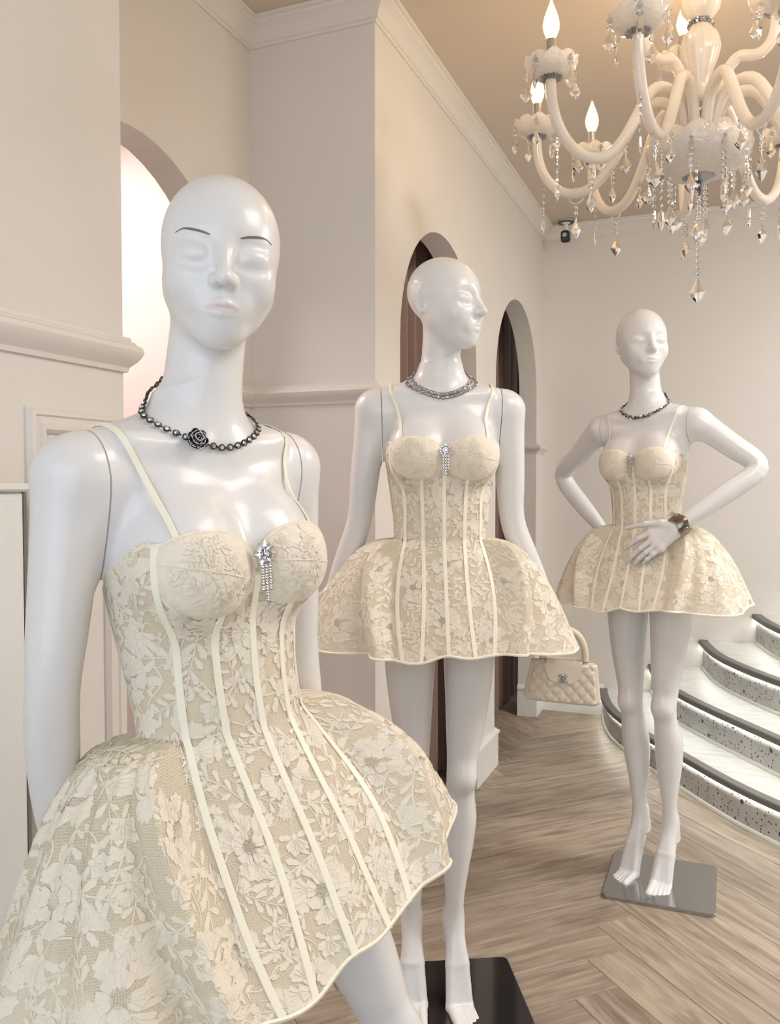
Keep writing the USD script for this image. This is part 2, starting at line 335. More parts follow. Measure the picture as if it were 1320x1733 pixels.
# cornice, chair rails, skirting, mouldings
CORN = [(0, ZC - .066), (.006, ZC - .066), (.008, ZC - .058), (.013, ZC - .056), (.015, ZC - .050), (.022, ZC - .038), (.034, ZC - .024), (.048, ZC - .017), (.050, ZC - .010), (.058, ZC - .009), (.060, ZC - .0005), (0, ZC - .0005)]
struct('trim_1', extrude_profile([(XA, YF), (XA, YA), (XB, YA), (XB, YP), (XC, YP), (XC, YD), (XR, YD)], CORN), 'trim_paint', smooth=25, label='stepped plaster cornice running along the top of the walls')
def rail_profile(z, s=1.0):
    return [(0, z - .030 * s), (.007, z - .030 * s), (.009, z - .022 * s), (.012, z - .019 * s), (.020, z - .012 * s), (.027, z - .003 * s), (.030, z + .006 * s), (.027, z + .014 * s), (.019, z + .018 * s), (.017, z + .022 * s), (.012, z + .024 * s), (.011, z + .030 * s), (0, z + .030 * s)]
struct('trim_2', extrude_profile([(XA, YF), (XA, YA), (XA - .1, YA)], rail_profile(1.485, 1.15)), 'trim_paint', smooth=25, label='moulded chair rail on the nearest left wall')
struct('trim_3', extrude_profile([(XB, AB[1] + .002), (XB, YP), (XC, YP), (XC, A1[0] - .01)], rail_profile(1.485)), 'trim_paint', smooth=25, label='moulded chair rail across the pier face')
struct('trim_4', extrude_profile([(XC - WT, A2[1]), (XC, A2[1]), (XC, YD)], rail_profile(1.405, .75)), 'trim_paint', smooth=25, label='short chair rail right of the farther dark arch')
def base_profile(h=.165, t=.014):
    return [(0, 0), (t, 0), (t, h - .028), (t + .006, h - .024), (t + .006, h - .014), (t * .6, h - .006), (t * .4, h), (0, h)]
for nm, pl in (('baseboard_left', [(XA, YF), (XA, YA), (XA - .1, YA)]), ('baseboard_pier', [(XB, AB[1]), (XB, YP), (XC, YP), (XC, A1[0])]),
               ('baseboard_arcade', [(XC - WT, A1[1]), (XC, A1[1]), (XC, A2[0]), (XC - WT, A2[0])]), ('baseboard_back', [(XC - WT, A2[1]), (XC, A2[1]), (XC, YD), (-.60, YD)])):
    struct(nm, extrude_profile(pl, base_profile()), 'white_paint', smooth=25)
def frame_yz(x, y0, y1, z0, z1, w=.045):
    """picture-frame moulding on a wall facing +X"""
    prof = [(0, 0), (0, .004), (.006, .012), (.013, .013), (.016, .009), (.026, .008), (.030, .013), (.038, .012), (w, .004), (w, 0)]
    cs = [(y0, z0), (y1, z0), (y1, z1), (y0, z1)]; ins = [(1, 1), (-1, 1), (-1, -1), (1, -1)]
    v = np.array([[(x + h, cy + iy * d, cz + iz * d) for d, h in prof] for (cy, cz), (iy, iz) in zip(cs, ins)]).reshape(-1, 3)
    n = len(prof); f = []
    for k in range(4):
        k2 = (k + 1) % 4
        for j in range(n - 1):
            f += [[k * n + j, k2 * n + j, k2 * n + j + 1], [k * n + j, k2 * n + j + 1, k * n + j + 1]]
    t = trimesh.Trimesh(v, np.array(f), process=False); return t
struct('trim_5', frame_yz(XA, 1.108, 1.345, .28, 1.362), 'trim_paint', smooth=25, label='rectangular panel moulding under the chair rail on the nearest left wall')
# white display cabinet at the extreme left
cb = thing('display_cabinet', 'greyish white low cabinet cut off by the left picture edge', 'cabinet')
obj('carcass', tf(bevel_box(.10, 1.6, 1.20, .004), m4(None, (XA + .052, .205, .615))), 'white_paint', cb)
obj('cabinet_top', tf(bevel_box(.112, 1.605, .012, .003), m4(None, (XA + .057, .205, 1.222))), 'white_paint', cb)
for k in range(3):
    y0 = -.575 + k * .525
    dr = obj('cabinet_door', tf(bevel_box(.006, .515, 1.14, .002), m4(None, (XA + .1055, y0 + .2625, .63))), 'white_paint', cb)
    obj('knob', tf(lathe([(0, .022), (.010, .019), (.012, .013), (.006, .006), (.006, 0)], 20), m4(roty(PI / 2), (XA + .1085, y0 + .035, .66))), 'dark_chrome', dr, smooth=40)
obj('plinth', box(XA + .002, XA + .09, -.58, .99, 0, .015), 'dark_hole', cb)
obj('edge_seal', box(XA + .002, XA + .10, 1.0055, 1.0115, .02, 1.215), 'nosing_grey', cb)

# curtains behind the dark arches
def curtain(y0, y1, x, z0, z1, folds, amp, seed):
    n = int((y1 - y0) / .008); y = np.linspace(y0, y1, n); rng = np.random.default_rng(seed)
    ph = 2 * PI * folds * (y - y0) / (y1 - y0) + .8 * np.sin(3 * (y - y0) / (y1 - y0) * 2 * PI + seed)
    zs = np.linspace(z0, z1, 12); P = []
    for k, z in enumerate(zs):
        a = amp * (1 - .35 * (z - z0) / (z1 - z0))
        P.append(np.stack([x + a * np.sin(ph) + .3 * a * np.sin(2.3 * ph + 1), y, np.full(n, z)], 1))
    P = np.array(P); Q = P.copy(); Q[..., 0] -= .004
    f = gridfaces(len(zs), n); m = len(zs) * n
    return np.vstack([P.reshape(-1, 3), Q.reshape(-1, 3)]), np.vstack([f, f[:, ::-1] + m])
for (a, b, x, fo, lab, sd) in ((2.70, 3.42, -1.12, 6, 'dark brown floor-length curtain just inside the nearer dark arch', 1), (4.02, 4.72, -1.15, 6, 'dark brown floor-length curtain just inside the farther dark arch', 2)):
    c = thing('curtain', lab, 'curtain', group=None)
    obj('cloth', curtain(a, b, x, .012, 2.36, fo, .028, sd), 'curtain_brown', c, smooth=True)
    obj('curtain_rail', tube([(x, a, 2.37), (x, b + .1, 2.37)], .012), 'nosing_grey', c, smooth=40)

# ------------------------------------------------------------------ curved stairs with lit risers
N1 = np.array([(-.632, 4.60), (-.618, 4.48), (-.585, 4.30), (-.53, 4.10), (-.46, 3.945), (-.315, 3.70), (-.148, 3.46), (.02, 3.225), (.17, 3.06), (.4, 2.87), (.7, 2.72), (1.1, 2.61), (1.7, 2.56)])
tt = np.r_[0, np.cumsum(np.linalg.norm(np.diff(N1, axis=0), axis=1))]
NS = CubicSpline(tt, N1)(np.linspace(0, tt[-1], 70))
NN = np.gradient(NS, axis=0); NN /= np.linalg.norm(NN, axis=1, keepdims=True); NOUT = np.stack([NN[:, 1], -NN[:, 0]], 1)
if (NOUT @ V(-1, -1)).mean() < 0: NOUT = -NOUT
HS, SX = .145, .245
st = thing('staircase', 'curved stone staircase with terrazzo risers and lit nosings at the right', 'stairs')
def strip(c0, z0, c1, z1):
    n = len(c0); v = np.vstack([np.c_[c0, np.full(n, z0)], np.c_[c1, np.full(n, z1)]]); return v, gridfaces(2, n)
def clipy(c, y=YD - .001):
    """cut a curve at the back wall: starts exactly on it"""
    k = np.argmax(c[:, 1] < y); a, b = c[k - 1], c[k]; s = (a[1] - y) / (a[1] - b[1]); return np.vstack([a + (b - a) * s, c[k:]])
for k in range(5):
    sh = V(SX * k, 0); z0, z1 = k * HS, (k + 1) * HS
    nose = clipy(NS + sh + NOUT * 0); idx = len(nose)
    full = NS + sh
    rz = clipy(full - NOUT * .014); rb = clipy(full - NOUT * .060)
    prof = np.array([(-.014, z0 + .004), (-.0135, z1 - .060), (-.016, z1 - .040), (-.024, z1 - .030), (-.04, z1 - .026)])
    rings = [clipy(full + NOUT * o) for o, _ in prof]; n = min(map(len, rings)); rings = [r[-n:] for r in rings]
    for r in rings: r[0, 1] = YD - .001
    v = np.vstack([np.c_[r, np.full(n, z)] for r, (o, z) in zip(rings, prof)])
    obj('riser', (v, gridfaces(len(prof), n)), 'terrazzo', st, smooth=50)
    def swept(profile):
        rs = [clipy(full + NOUT * o) for o, _ in profile]; n = min(map(len, rs)); rs = [r[-n:] for r in rs]
        for r in rs: r[0, 1] = YD - .001
        v = np.stack([np.c_[r, np.full(n, z)] for r, (o, z) in zip(rs, profile)], 1).reshape(-1, 3)
        t = trimesh.Trimesh(v, gridfaces(n, len(profile), True), process=False); t.fix_normals(); return t
    obj('nosing', swept([(-.034, z1 - .024), (.002, z1 - .024), (.006, z1 - .020), (.006, z1 - .004), (.002, z1 + .0005), (-.034, z1 + .0005)]), 'nosing_grey', st, smooth=30, label='dark grey stone nosing strip')
    obj('led_strip', swept([(-.020, z1 - .0250), (-.012, z1 - .0250), (-.012, z1 - .0243), (-.020, z1 - .0243)]), 'led', st, label='glowing strip under the nosing')
    obj('skirting_line', swept([(-.014, z0 + .001), (-.004, z0 + .001), (-.006, z0 + .010), (-.014, z0 + .012)]), 'white_paint', st)
    # tread: slabs between this nosing and the next riser, split by open joints
    a = clipy(full - NOUT * .034); nxt = clipy(full + V(SX, 0) - NOUT * .012)
    n = min(len(a), len(nxt)); a, b = a[-n:], nxt[-n:]
    cuts = [0, 12, 22, 32, 44, n - 1]
    for c0, c1 in zip(cuts[:-1], cuts[1:]):
        A, B = a[c0:c1 + 1].copy(), b[c0:c1 + 1].copy()
        if c0: A[0] += (A[1] - A[0]) * .03; B[0] += (B[1] - B[0]) * .03
        m = len(A); v = np.vstack([np.c_[A, np.full(m, z1)], np.c_[B, np.full(m, z1)], np.c_[A, np.full(m, z1 - .02)], np.c_[B, np.full(m, z1 - .02)]])
        f = gridfaces(2, m); g = []
        for e, o in ((0, 1), (m - 1, -1)):
            g += [[e, m + e, 3 * m + e], [e, 3 * m + e, 2 * m + e]]
        t = trimesh.Trimesh(v, np.vstack([f[:, ::-1], g]), process=False)
        obj('tread_slab', t, 'tread_stone', st)
    und = swept([(-.02, z0), (-.02, z1 - .03), (-.06, z1 - .021), (-.34, z1 - .021), (-.34, z0)])
    obj('core', und, 'joint_dark', st)
# security camera under the ceiling
sc = thing('security_camera', 'small black security camera on a white ceiling mount', 'security camera', (-.80, 4.38, ZC))
obj('mount_plate', lathe([(0, 0), (.034, 0), (.034, -.006), (.03, -.010), (.012, -.014), (.011, -.05), (0, -.05)], 28), 'white_paint', sc, smooth=40)
obj('camera_body', tf(bevel_box(.044, .05, .058, .008), m4(rotx(.2), (0, -.006, -.082))), 'black_plastic', sc)
obj('lens_ring', tf(lathe([(0, .004), (.011, .004), (.013, 0), (.013, -.006)], 24), m4(rotx(PI / 2 + .2), (0, -.034, -.080))), 'dark_chrome', sc, smooth=40)
obj('cable_box', lathe([(.0, -.012), (.04, -.011), (.041, -.009), (.04, -.0075), (0, -.007)], 28), 'black_plastic', sc, smooth=40)

# ================================================================== SIGNED FIELDS FOR THE FIGURES
def smin(a, b, k):
    h = np.maximum(k - np.abs(a - b), 0) / k
    return np.minimum(a, b) - h * h * k * .25
def smax(a, b, k): return -smin(-a, -b, k)

class Field:
    def __init__(self): self.ops = []
    def add(self, fn, lo, hi, k=.02, op='u'):
        self.ops.append((fn, np.asarray(lo, float), np.asarray(hi, float), k, op)); return self
    def cone(self, a, b, ra, rb, k=.02, op='u', squash=None):
        """tapered round bone; squash = (unit axis, factor) flattens it along that axis"""
        a, b = np.asarray(a, float), np.asarray(b, float); d = b - a; L2 = max(d @ d, 1e-9)
        def fn(P):
            q = P - a
            t = np.clip(q @ d / L2, 0, 1)
            w = q - t[:, None] * d
            if squash is not None:
                ax, s = squash; c = w @ ax; w = w + (c * (1 / s - 1))[:, None] * ax
                return (np.linalg.norm(w, axis=1) - (ra + t * (rb - ra))) * s
            return np.linalg.norm(w, axis=1) - (ra + t * (rb - ra))
        r = max(ra, rb); return self.add(fn, np.minimum(a, b) - r, np.maximum(a, b) + r, k, op)
    def chain(self, pts, rad, k=.02, op='u', squash=None, n=0):
        """a limb: one smooth curve through pts with a smoothly changing radius"""
        pts = np.asarray(pts, float); rad = np.asarray(rad, float)
        if n:
            t = np.r_[0, np.cumsum(np.linalg.norm(np.diff(pts, axis=0), axis=1))]; q = np.linspace(0, t[-1], n)
            pts, rad = CubicSpline(t, pts)(q) if len(pts) > 2 else np.stack([np.interp(q, t, pts[:, i]) for i in range(3)], 1), PchipInterpolator(t, rad)(q)
        def fn(P):
            best = np.full(len(P), 9.)
            for a, b, ra, rb in zip(pts[:-1], pts[1:], rad[:-1], rad[1:]):
                d = b - a; t = np.clip((P - a) @ d / max(d @ d, 1e-12), 0, 1); w = P - a - t[:, None] * d
                if squash is not None: ax, sq = squash; w = w + ((w @ ax) * (1 / sq - 1))[:, None] * ax
                best = np.minimum(best, np.linalg.norm(w, axis=1) - (ra + t * (rb - ra)))
            return best
        r = rad.max(); return self.add(fn, pts.min(0) - r, pts.max(0) + r, k, op)
    def ell(self, c, r, k=.02, op='u', R=None):
        c, r = np.asarray(c, float), np.asarray(r, float)
        def fn(P):
            q = P - c
            if R is not None: q = q @ R
            k0 = np.linalg.norm(q / r, axis=1); k1 = np.linalg.norm(q / (r * r), axis=1)
            return np.where(k1 > 1e-9, k0 * (k0 - 1) / np.maximum(k1, 1e-9), -r.min())
        m = r.max() if R is not None else r
        return self.add(fn, c - m, c + m, k, op)
    def loft(self, tab, k=.02, op='u'):
        """stack of elliptic sections: rows (z, a, b, cx, cy)"""
        tab = np.asarray(sorted(tab), float); z = tab[:, 0]; it = PchipInterpolator(z, tab[:, 1:], axis=0); z0, z1 = z[0], z[-1]
        def fn(P):
            s = it(np.clip(P[:, 2], z0, z1)); x, y = (P[:, 0] - s[:, 2]) / s[:, 0], (P[:, 1] - s[:, 3]) / s[:, 1]
            rho = np.sqrt(x * x + y * y) + 1e-9
            g = np.sqrt((x / s[:, 0]) ** 2 + (y / s[:, 1]) ** 2) / rho
            d = np.where(rho > .3, (rho - 1) / np.maximum(g, 1e-6), -np.minimum(s[:, 0], s[:, 1]) * .7)
            return np.maximum(d, np.abs(P[:, 2] - (z0 + z1) / 2) - (z1 - z0) / 2)
        a = tab[:, 1].max(); b = tab[:, 2].max()
        return self.add(fn, (tab[:, 3].min() - a, tab[:, 4].min() - b, z0), (tab[:, 3].max() + a, tab[:, 4].max() + b, z1), k, op)
    def put(self, other, Mx, ops=None):
        """add another field moved by the 4x4 Mx"""
        Ri = Mx[:3, :3].T; t = Mx[:3, 3]
        for fn, lo, hi, k, op in other.ops:
            c = np.array([[x, y, z] for x in (lo[0], hi[0]) for y in (lo[1], hi[1]) for z in (lo[2], hi[2])]) @ Mx[:3, :3].T + t
            self.add(lambda P, fn=fn: fn((P - t) @ Ri.T), c.min(0), c.max(0), k, op)
        return self
    def __call__(self, P, big=.25):
        out = np.full(len(P), big)
        for fn, lo, hi, k, op in self.ops:
            mg = .10
            m = np.nonzero(((P > lo - mg) & (P < hi + mg)).all(1))[0]
            if len(m) == 0: continue
            d = fn(P[m])
            out[m] = smin(out[m], d, k) if op == 'u' else smax(out[m], -d, k)
        return out
    def bounds(self):
        u = [o for o in self.ops if o[4] == 'u']
        return np.min([o[1] for o in u], 0) - .012, np.max([o[2] for o in u], 0) + .012

def fgrad(f, P, e=.0008):
    I = np.eye(3) * e
    g = np.stack([f(P + I[i]) - f(P - I[i]) for i in range(3)], 1); return g / np.maximum(np.linalg.norm(g, axis=1, keepdims=True), 1e-9)
def polygonise(f, lo, hi, h, newton=2, coarse=4, open_ends=False):
    """surface nets on a narrow band of the field f; returns vertices, triangles and smooth normals from the field"""
    lo, hi = np.asarray(lo, float), np.asarray(hi, float)
    nb = np.ceil((hi - lo) / (h * coarse)).astype(int); n = nb * coarse + 1
    H = h * coarse
    ctr = np.stack(np.meshgrid(*[lo[i] + (np.arange(nb[i]) + .5) * H for i in range(3)], indexing='ij'), -1).reshape(-1, 3)
    fc = f(ctr)
    act = np.abs(fc) < H * 1.25
    F = np.repeat(np.repeat(np.repeat(fc.reshape(nb), coarse, 0), coarse, 1), coarse, 2).astype(np.float32)
    F = np.pad(F, ((0, 1),) * 3, mode='edge')
    bi = np.stack(np.unravel_index(np.nonzero(act)[0], nb), 1)
    o = np.stack(np.meshgrid(*[np.arange(coarse + 1)] * 3, indexing='ij'), -1).reshape(-1, 3)
    idx = (bi[:, None] * coarse + o[None]).reshape(-1, 3)
    lin = np.unique(np.ravel_multi_index(idx.T, n)); idx = np.stack(np.unravel_index(lin, n), 1)
    F.ravel()[lin] = f(lo + idx * h)
    S = F < 0
    # vertices
    corners = [(i, j, k) for i in (0, 1) for j in (0, 1) for k in (0, 1)]
    cnt = sum(S[i:n[0] - 1 + i, j:n[1] - 1 + j, k:n[2] - 1 + k].astype(np.int8) for i, j, k in corners)
    cells = np.nonzero((cnt > 0) & (cnt < 8)); ci = np.stack(cells, 1)
    vid = np.full(tuple(n - 1), -1, np.int32); vid[cells] = np.arange(len(ci))
    cv = np.stack([F[ci[:, 0] + i, ci[:, 1] + j, ci[:, 2] + k] for i, j, k in corners], 1)
    acc, w = np.zeros((len(ci), 3)), np.zeros(len(ci))
    cc = np.array(corners, float)
    for a in range(8):
        for b in range(a + 1, 8):
            if np.abs(cc[a] - cc[b]).sum() != 1: continue
            m = (cv[:, a] < 0) != (cv[:, b] < 0)
            t = cv[m, a] / (cv[m, a] - cv[m, b])
            acc[m] += cc[a] + t[:, None] * (cc[b] - cc[a]); w[m] += 1
    P = lo + (ci + acc / w[:, None]) * h
    faces = []
    for ax in range(3):
        sl0, sl1 = [slice(None)] * 3, [slice(None)] * 3; sl0[ax] = slice(0, -1); sl1[ax] = slice(1, None)
        e = S[tuple(sl0)] != S[tuple(sl1)]
        u, v = (ax + 1) % 3, (ax + 2) % 3
        q = np.stack(np.nonzero(e), 1)
        q = q[(q[:, u] > 0) & (q[:, v] > 0) & (q[:, u] < n[u] - 1) & (q[:, v] < n[v] - 1)]
        if len(q) == 0: continue
        def at(du, dv):
            r = q.copy(); r[:, u] += du; r[:, v] += dv; return vid[r[:, 0], r[:, 1], r[:, 2]]
        a, b, c, d = at(-1, -1), at(0, -1), at(0, 0), at(-1, 0)
        ins = S[q[:, 0], q[:, 1], q[:, 2]]
        quad = np.stack([a, b, c, d], 1); quad[~ins] = quad[~ins][:, ::-1]
        ok = (quad >= 0).all(1); faces.append(quad[ok])
    Q = np.vstack(faces)
    def grad(P, e=.0006):
        g = np.stack([f(P + V(*(e * (np.arange(3) == i)))) - f(P - V(*(e * (np.arange(3) == i)))) for i in range(3)], 1) / (2 * e)
        return g
    for it in range(newton):
        g = grad(P); g2 = np.maximum((g * g).sum(1), .05)
        P = P - np.clip(f(P) / g2, -h, h)[:, None] * g
    g = grad(P); N = g / np.maximum(np.linalg.norm(g, axis=1, keepdims=True), 1e-9)
    T = np.vstack([Q[:, [0, 1, 2]], Q[:, [0, 2, 3]]])
    return P, T, N

# ------------------------------------------------------------------ the mannequin: torso, legs, head, arms (front = -y, her left = +x)
TORSO = Field()
TORSO.loft([(.855, .050, .050, 0, .012), (.870, .100, .078, 0, .014), (.890, .145, .100, 0, .015), (.92, .154, .104, 0, .012), (.98, .138, .095, 0, .004), (1.04, .117, .083, 0, -.002),
            (1.10, .103, .074, 0, -.004), (1.15, .105, .074, 0, -.003), (1.20, .112, .078, 0, .002), (1.25, .119, .083, 0, .006), (1.30, .126, .085, 0, .008), (1.345, .131, .078, 0, .012), (1.385, .128, .066, 0, .016), (1.42, .092, .052, 0, .018), (1.45, .050, .042, 0, .018), (1.485, .034, .032, 0, .016)], k=.02)
for s in (-1, 1):
    TORSO.ell((s * .0605, -.056, 1.281), (.058, .050, .054), k=.032); TORSO.ell((s * .058, -.046, 1.318), (.050, .036, .048), k=.04)
    TORSO.cone((s * .05, .016, 1.415), (s * .140, .018, 1.402), .044, .042, k=.045)
    TORSO.cone((s * .028, .024, 1.450), (s * .092, .024, 1.420), .020, .029, k=.04)
for s in (-1, 1):     # collar bones
    TORSO.cone((s * .018, -.032, 1.422), (s * .105, -.018, 1.434), .0075, .0085, k=.022)

def head_field(ears=True):
    """origin under the chin on the neck axis, chin z=0, crown z=.212"""
    H = Field()
    H.ell((0, .012, .136), (.0725, .086, .078), k=.02)
    H.ell((0, -.030, .088), (.0605, .058, .086), k=.05)
    for s in (-1, 1):
        H.cone((s * .0455, -.008, .060), (s * .013, -.062, .0175), .0165, .014, k=.035)
        H.ell((s * .038, -.058, .073), (.022, .020, .022), k=.03)
    H.ell((0, -.070, .016), (.015, .013, .014), k=.022)
    for s in (-1, 1):
        H.ell((s * .0345, -.0960, .1065), (.0260, .0170, .0175), k=.018, op='s', R=rotz(s * .32))
    for s in (-1, 1):
        H.ell((s * .0345, -.0725, .1040), (.0205, .0125, .0125), k=.009, R=rotz(s * .34))
    H.cone((0, -.084, .115), (0, -.1085, .0765), .0065, .0085, k=.014)
    H.ell((0, -.1065, .0765), (.0085, .009, .0075), k=.008)
    for s in (-1, 1): H.ell((s * .0105, -.0955, .0735), (.0060, .0075, .0062), k=.008)
    for s in (-1, 1): H.ell((s * .0055, -.103, .0672), (.0028, .0040, .0022), k=.003, op='s')
    H.ell((0, -.0805, .045), (.030, .012, .019), k=.02)
    mir = lambda q: [(-x, y, z) for x, y, z in q[::-1]] + [(x, y, z) for x, y, z in q[(q[0][0] == 0):]]
    H.chain(mir([(0, -.0945, .0466), (.0050, -.0938, .0474), (.013, -.0905, .0450), (.0230, -.0848, .0416)]), V(.0020, .0036, .0042, .0038, .0042, .0036, .0020), k=.005)
    H.chain(mir([(0, -.0925, .0362), (.009, -.0908, .0366), (.0205, -.0852, .0392)]), V(.0022, .0044, .0052, .0044, .0022), k=.005)
    if ears:
        for s in (-1, 1):
            q = [V(s * (.0655 + .005 * math.sin(t * 1.0)), .012 - .017 * math.cos(t) , .105 + .028 * math.sin(t)) for t in np.linspace(-1.4, 2.9, 9)][::1]
            q = [V(s * (.0665), .018 + .016 * math.cos(t), .104 + .027 * math.sin(t)) for t in np.linspace(-1.9, 2.5, 10)]
            for a, b in zip(q[:-1], q[1:]): H.cone(a, b, .0046, .0046, k=.005)
            H.ell((s * .0645, .006, .082), (.005, .006, .009), k=.008)
    return H

def add_leg(B, s, hip, knee, calf, ankle, ball, toe, zs=1.0):
    """one leg: lofted thigh to ankle following the given joints, then a foot on tiptoe with five toes"""
    hip, knee, ankle = map(lambda q: np.asarray(q, float), (hip, knee, ankle)); lat = V(1, 0, 0)
    tab = []
    def row(f, a, b, dx=0, dy=0):       # f: 0 hip .. 1 knee .. 2 ankle
        p = hip + (knee - hip) * f if f <= 1 else knee + (ankle - knee) * (f - 1)
        tab.append((p[2], a, b, p[0] + dx * s, p[1] + dy))
    row(0, .066, .084); row(.25, .0600, .074, .002, -.002); row(.5, .0520, .064, .003, -.004); row(.75, .042, .050, .001, -.004); row(.92, .0355, .042); row(1.0, .0345, .041, 0, -.002); row(1.10, .0335, .038, .0, .003)
    row(1.30, .041, .046, .002, .014); row(1.45, .039, .044, .001, .013); row(1.65, .030, .034, 0, .006); row(1.85, .0225, .026); row(2.0, .0212, .0250, 0, .001); row(2.14, .0200, .0225, 0, .003)
    B.loft(tab, k=.010)
    B.ell(knee + V(0, -.026, .004), (.020, .016, .026), k=.03)
    fd = np.asarray(toe, float) - np.asarray(ball, float); fd[2] = 0; fd /= np.linalg.norm(fd); side = V(-fd[1], fd[0], 0)   # side = towards her left... for fd=-y -> +x
    heel = ankle + V(0, .026, -.050 * zs)
    FT = Field(); inner = -s
    off = [.0215, .0085, -.0035, -.0140, -.0230]; ln = [.060, .058, .052, .045, .037]; rr = [.0110, .0084, .0078, .0074, .0070]
    FT.cone(ankle + V(0, .002, .012), heel, .0195, .0165, k=.006)
    for o, l, r in zip(off, ln, rr):                       # five rays: ankle, instep, toe root, toe tip; the big toe on the inner side
        root = ball + side * o * inner - fd * .004; root[2] = .0175
        ins = ankle * .45 + root * .55 + V(0, 0, .006)
        FT.cone(ankle + V(0, -.001, .004), ins, .0190, .0165, k=.004); FT.cone(ins, root, .0165, r * 1.18, k=.004); FT.cone(heel + V(0, -.006, .004), root, .0135, r * 1.05, k=.004)
        m = ball + fd * l * .50 + side * o * inner * 1.04; e = ball + fd * l + side * o * inner * 1.12
        m[2] = r + .0042; e[2] = r + .0008
        FT.cone(root, m, r * 1.15, r, k=.005); FT.cone(m, e, r, r * .92, k=.003)
    lo, hi = FT.bounds(); B.add(lambda P: FT(P), lo + .012, hi - .012, .022)

def arm_field(sh, el, wr, hand=None, r=(.0405, .0365, .0330, .0290, .0295, .0270, .0185)):
    A = Field(); sh, el, wr = V(*sh), V(*el), V(*wr)
    u, w = el - sh, wr - el; c = .05
    pts = [sh, sh + u * .3, sh + u * .65, el - c * .35 * u / np.linalg.norm(u) * .5 + c * .15 * (w / np.linalg.norm(w) - u / np.linalg.norm(u)), el + w * .28, el + w * .6, wr]
    A.chain(pts, r, k=.03, n=26)
    return A

def add_hand(A, wr, tips, bases, thumb, r0=.0078, palm_t=.62, wrist_r=.0195):
    """palm between the wrist and four knuckles, each finger a chain of three bones; tips/bases from index to little; thumb = (root, mid, tip)"""
    wr = V(*wr); bases = [V(*b) for b in bases]; tips = [V(*t) for t in tips]
    pn = np.cross(bases[0] - wr, bases[3] - wr); pn /= np.linalg.norm(pn)
    for i, b in enumerate(bases):
        A.cone(wr + (b - wr) * .12 + (b - bases[1]) * .18, b, wrist_r * .72, .0092, k=.016, squash=(pn, .8))
    A.cone(bases[0], bases[3], .0088, .0080, k=.010)
    for i, (b, t) in enumerate(zip(bases, tips)):
        d = t - b; L = np.linalg.norm(d); bend = pn * L * (.10 if (pn @ V(0, -1, 0)) > 0 else -.10)
        p1 = b + d * .42 + bend; p2 = b + d * .74 + bend * .8; rr = r0 * (1, 1.03, .98, .86)[i]
        A.cone(b, p1, rr * 1.06, rr, k=.005); A.cone(p1, p2, rr, rr * .9, k=.003); A.cone(p2, t, rr * .9, rr * .62, k=.003)
    a, m, t = (V(*q) for q in thumb)
    A.cone(wr + (a - wr) * .25, a, wrist_r * .65, .0115, k=.014); A.cone(a, m, .0105, .0085, k=.006); A.cone(m, t, .0085, .0058, k=.004)

def rigid_inverse(m): r = np.eye(4); r[:3, :3] = m[:3, :3].T; r[:3, 3] = -m[:3, :3].T @ m[:3, 3]; return r

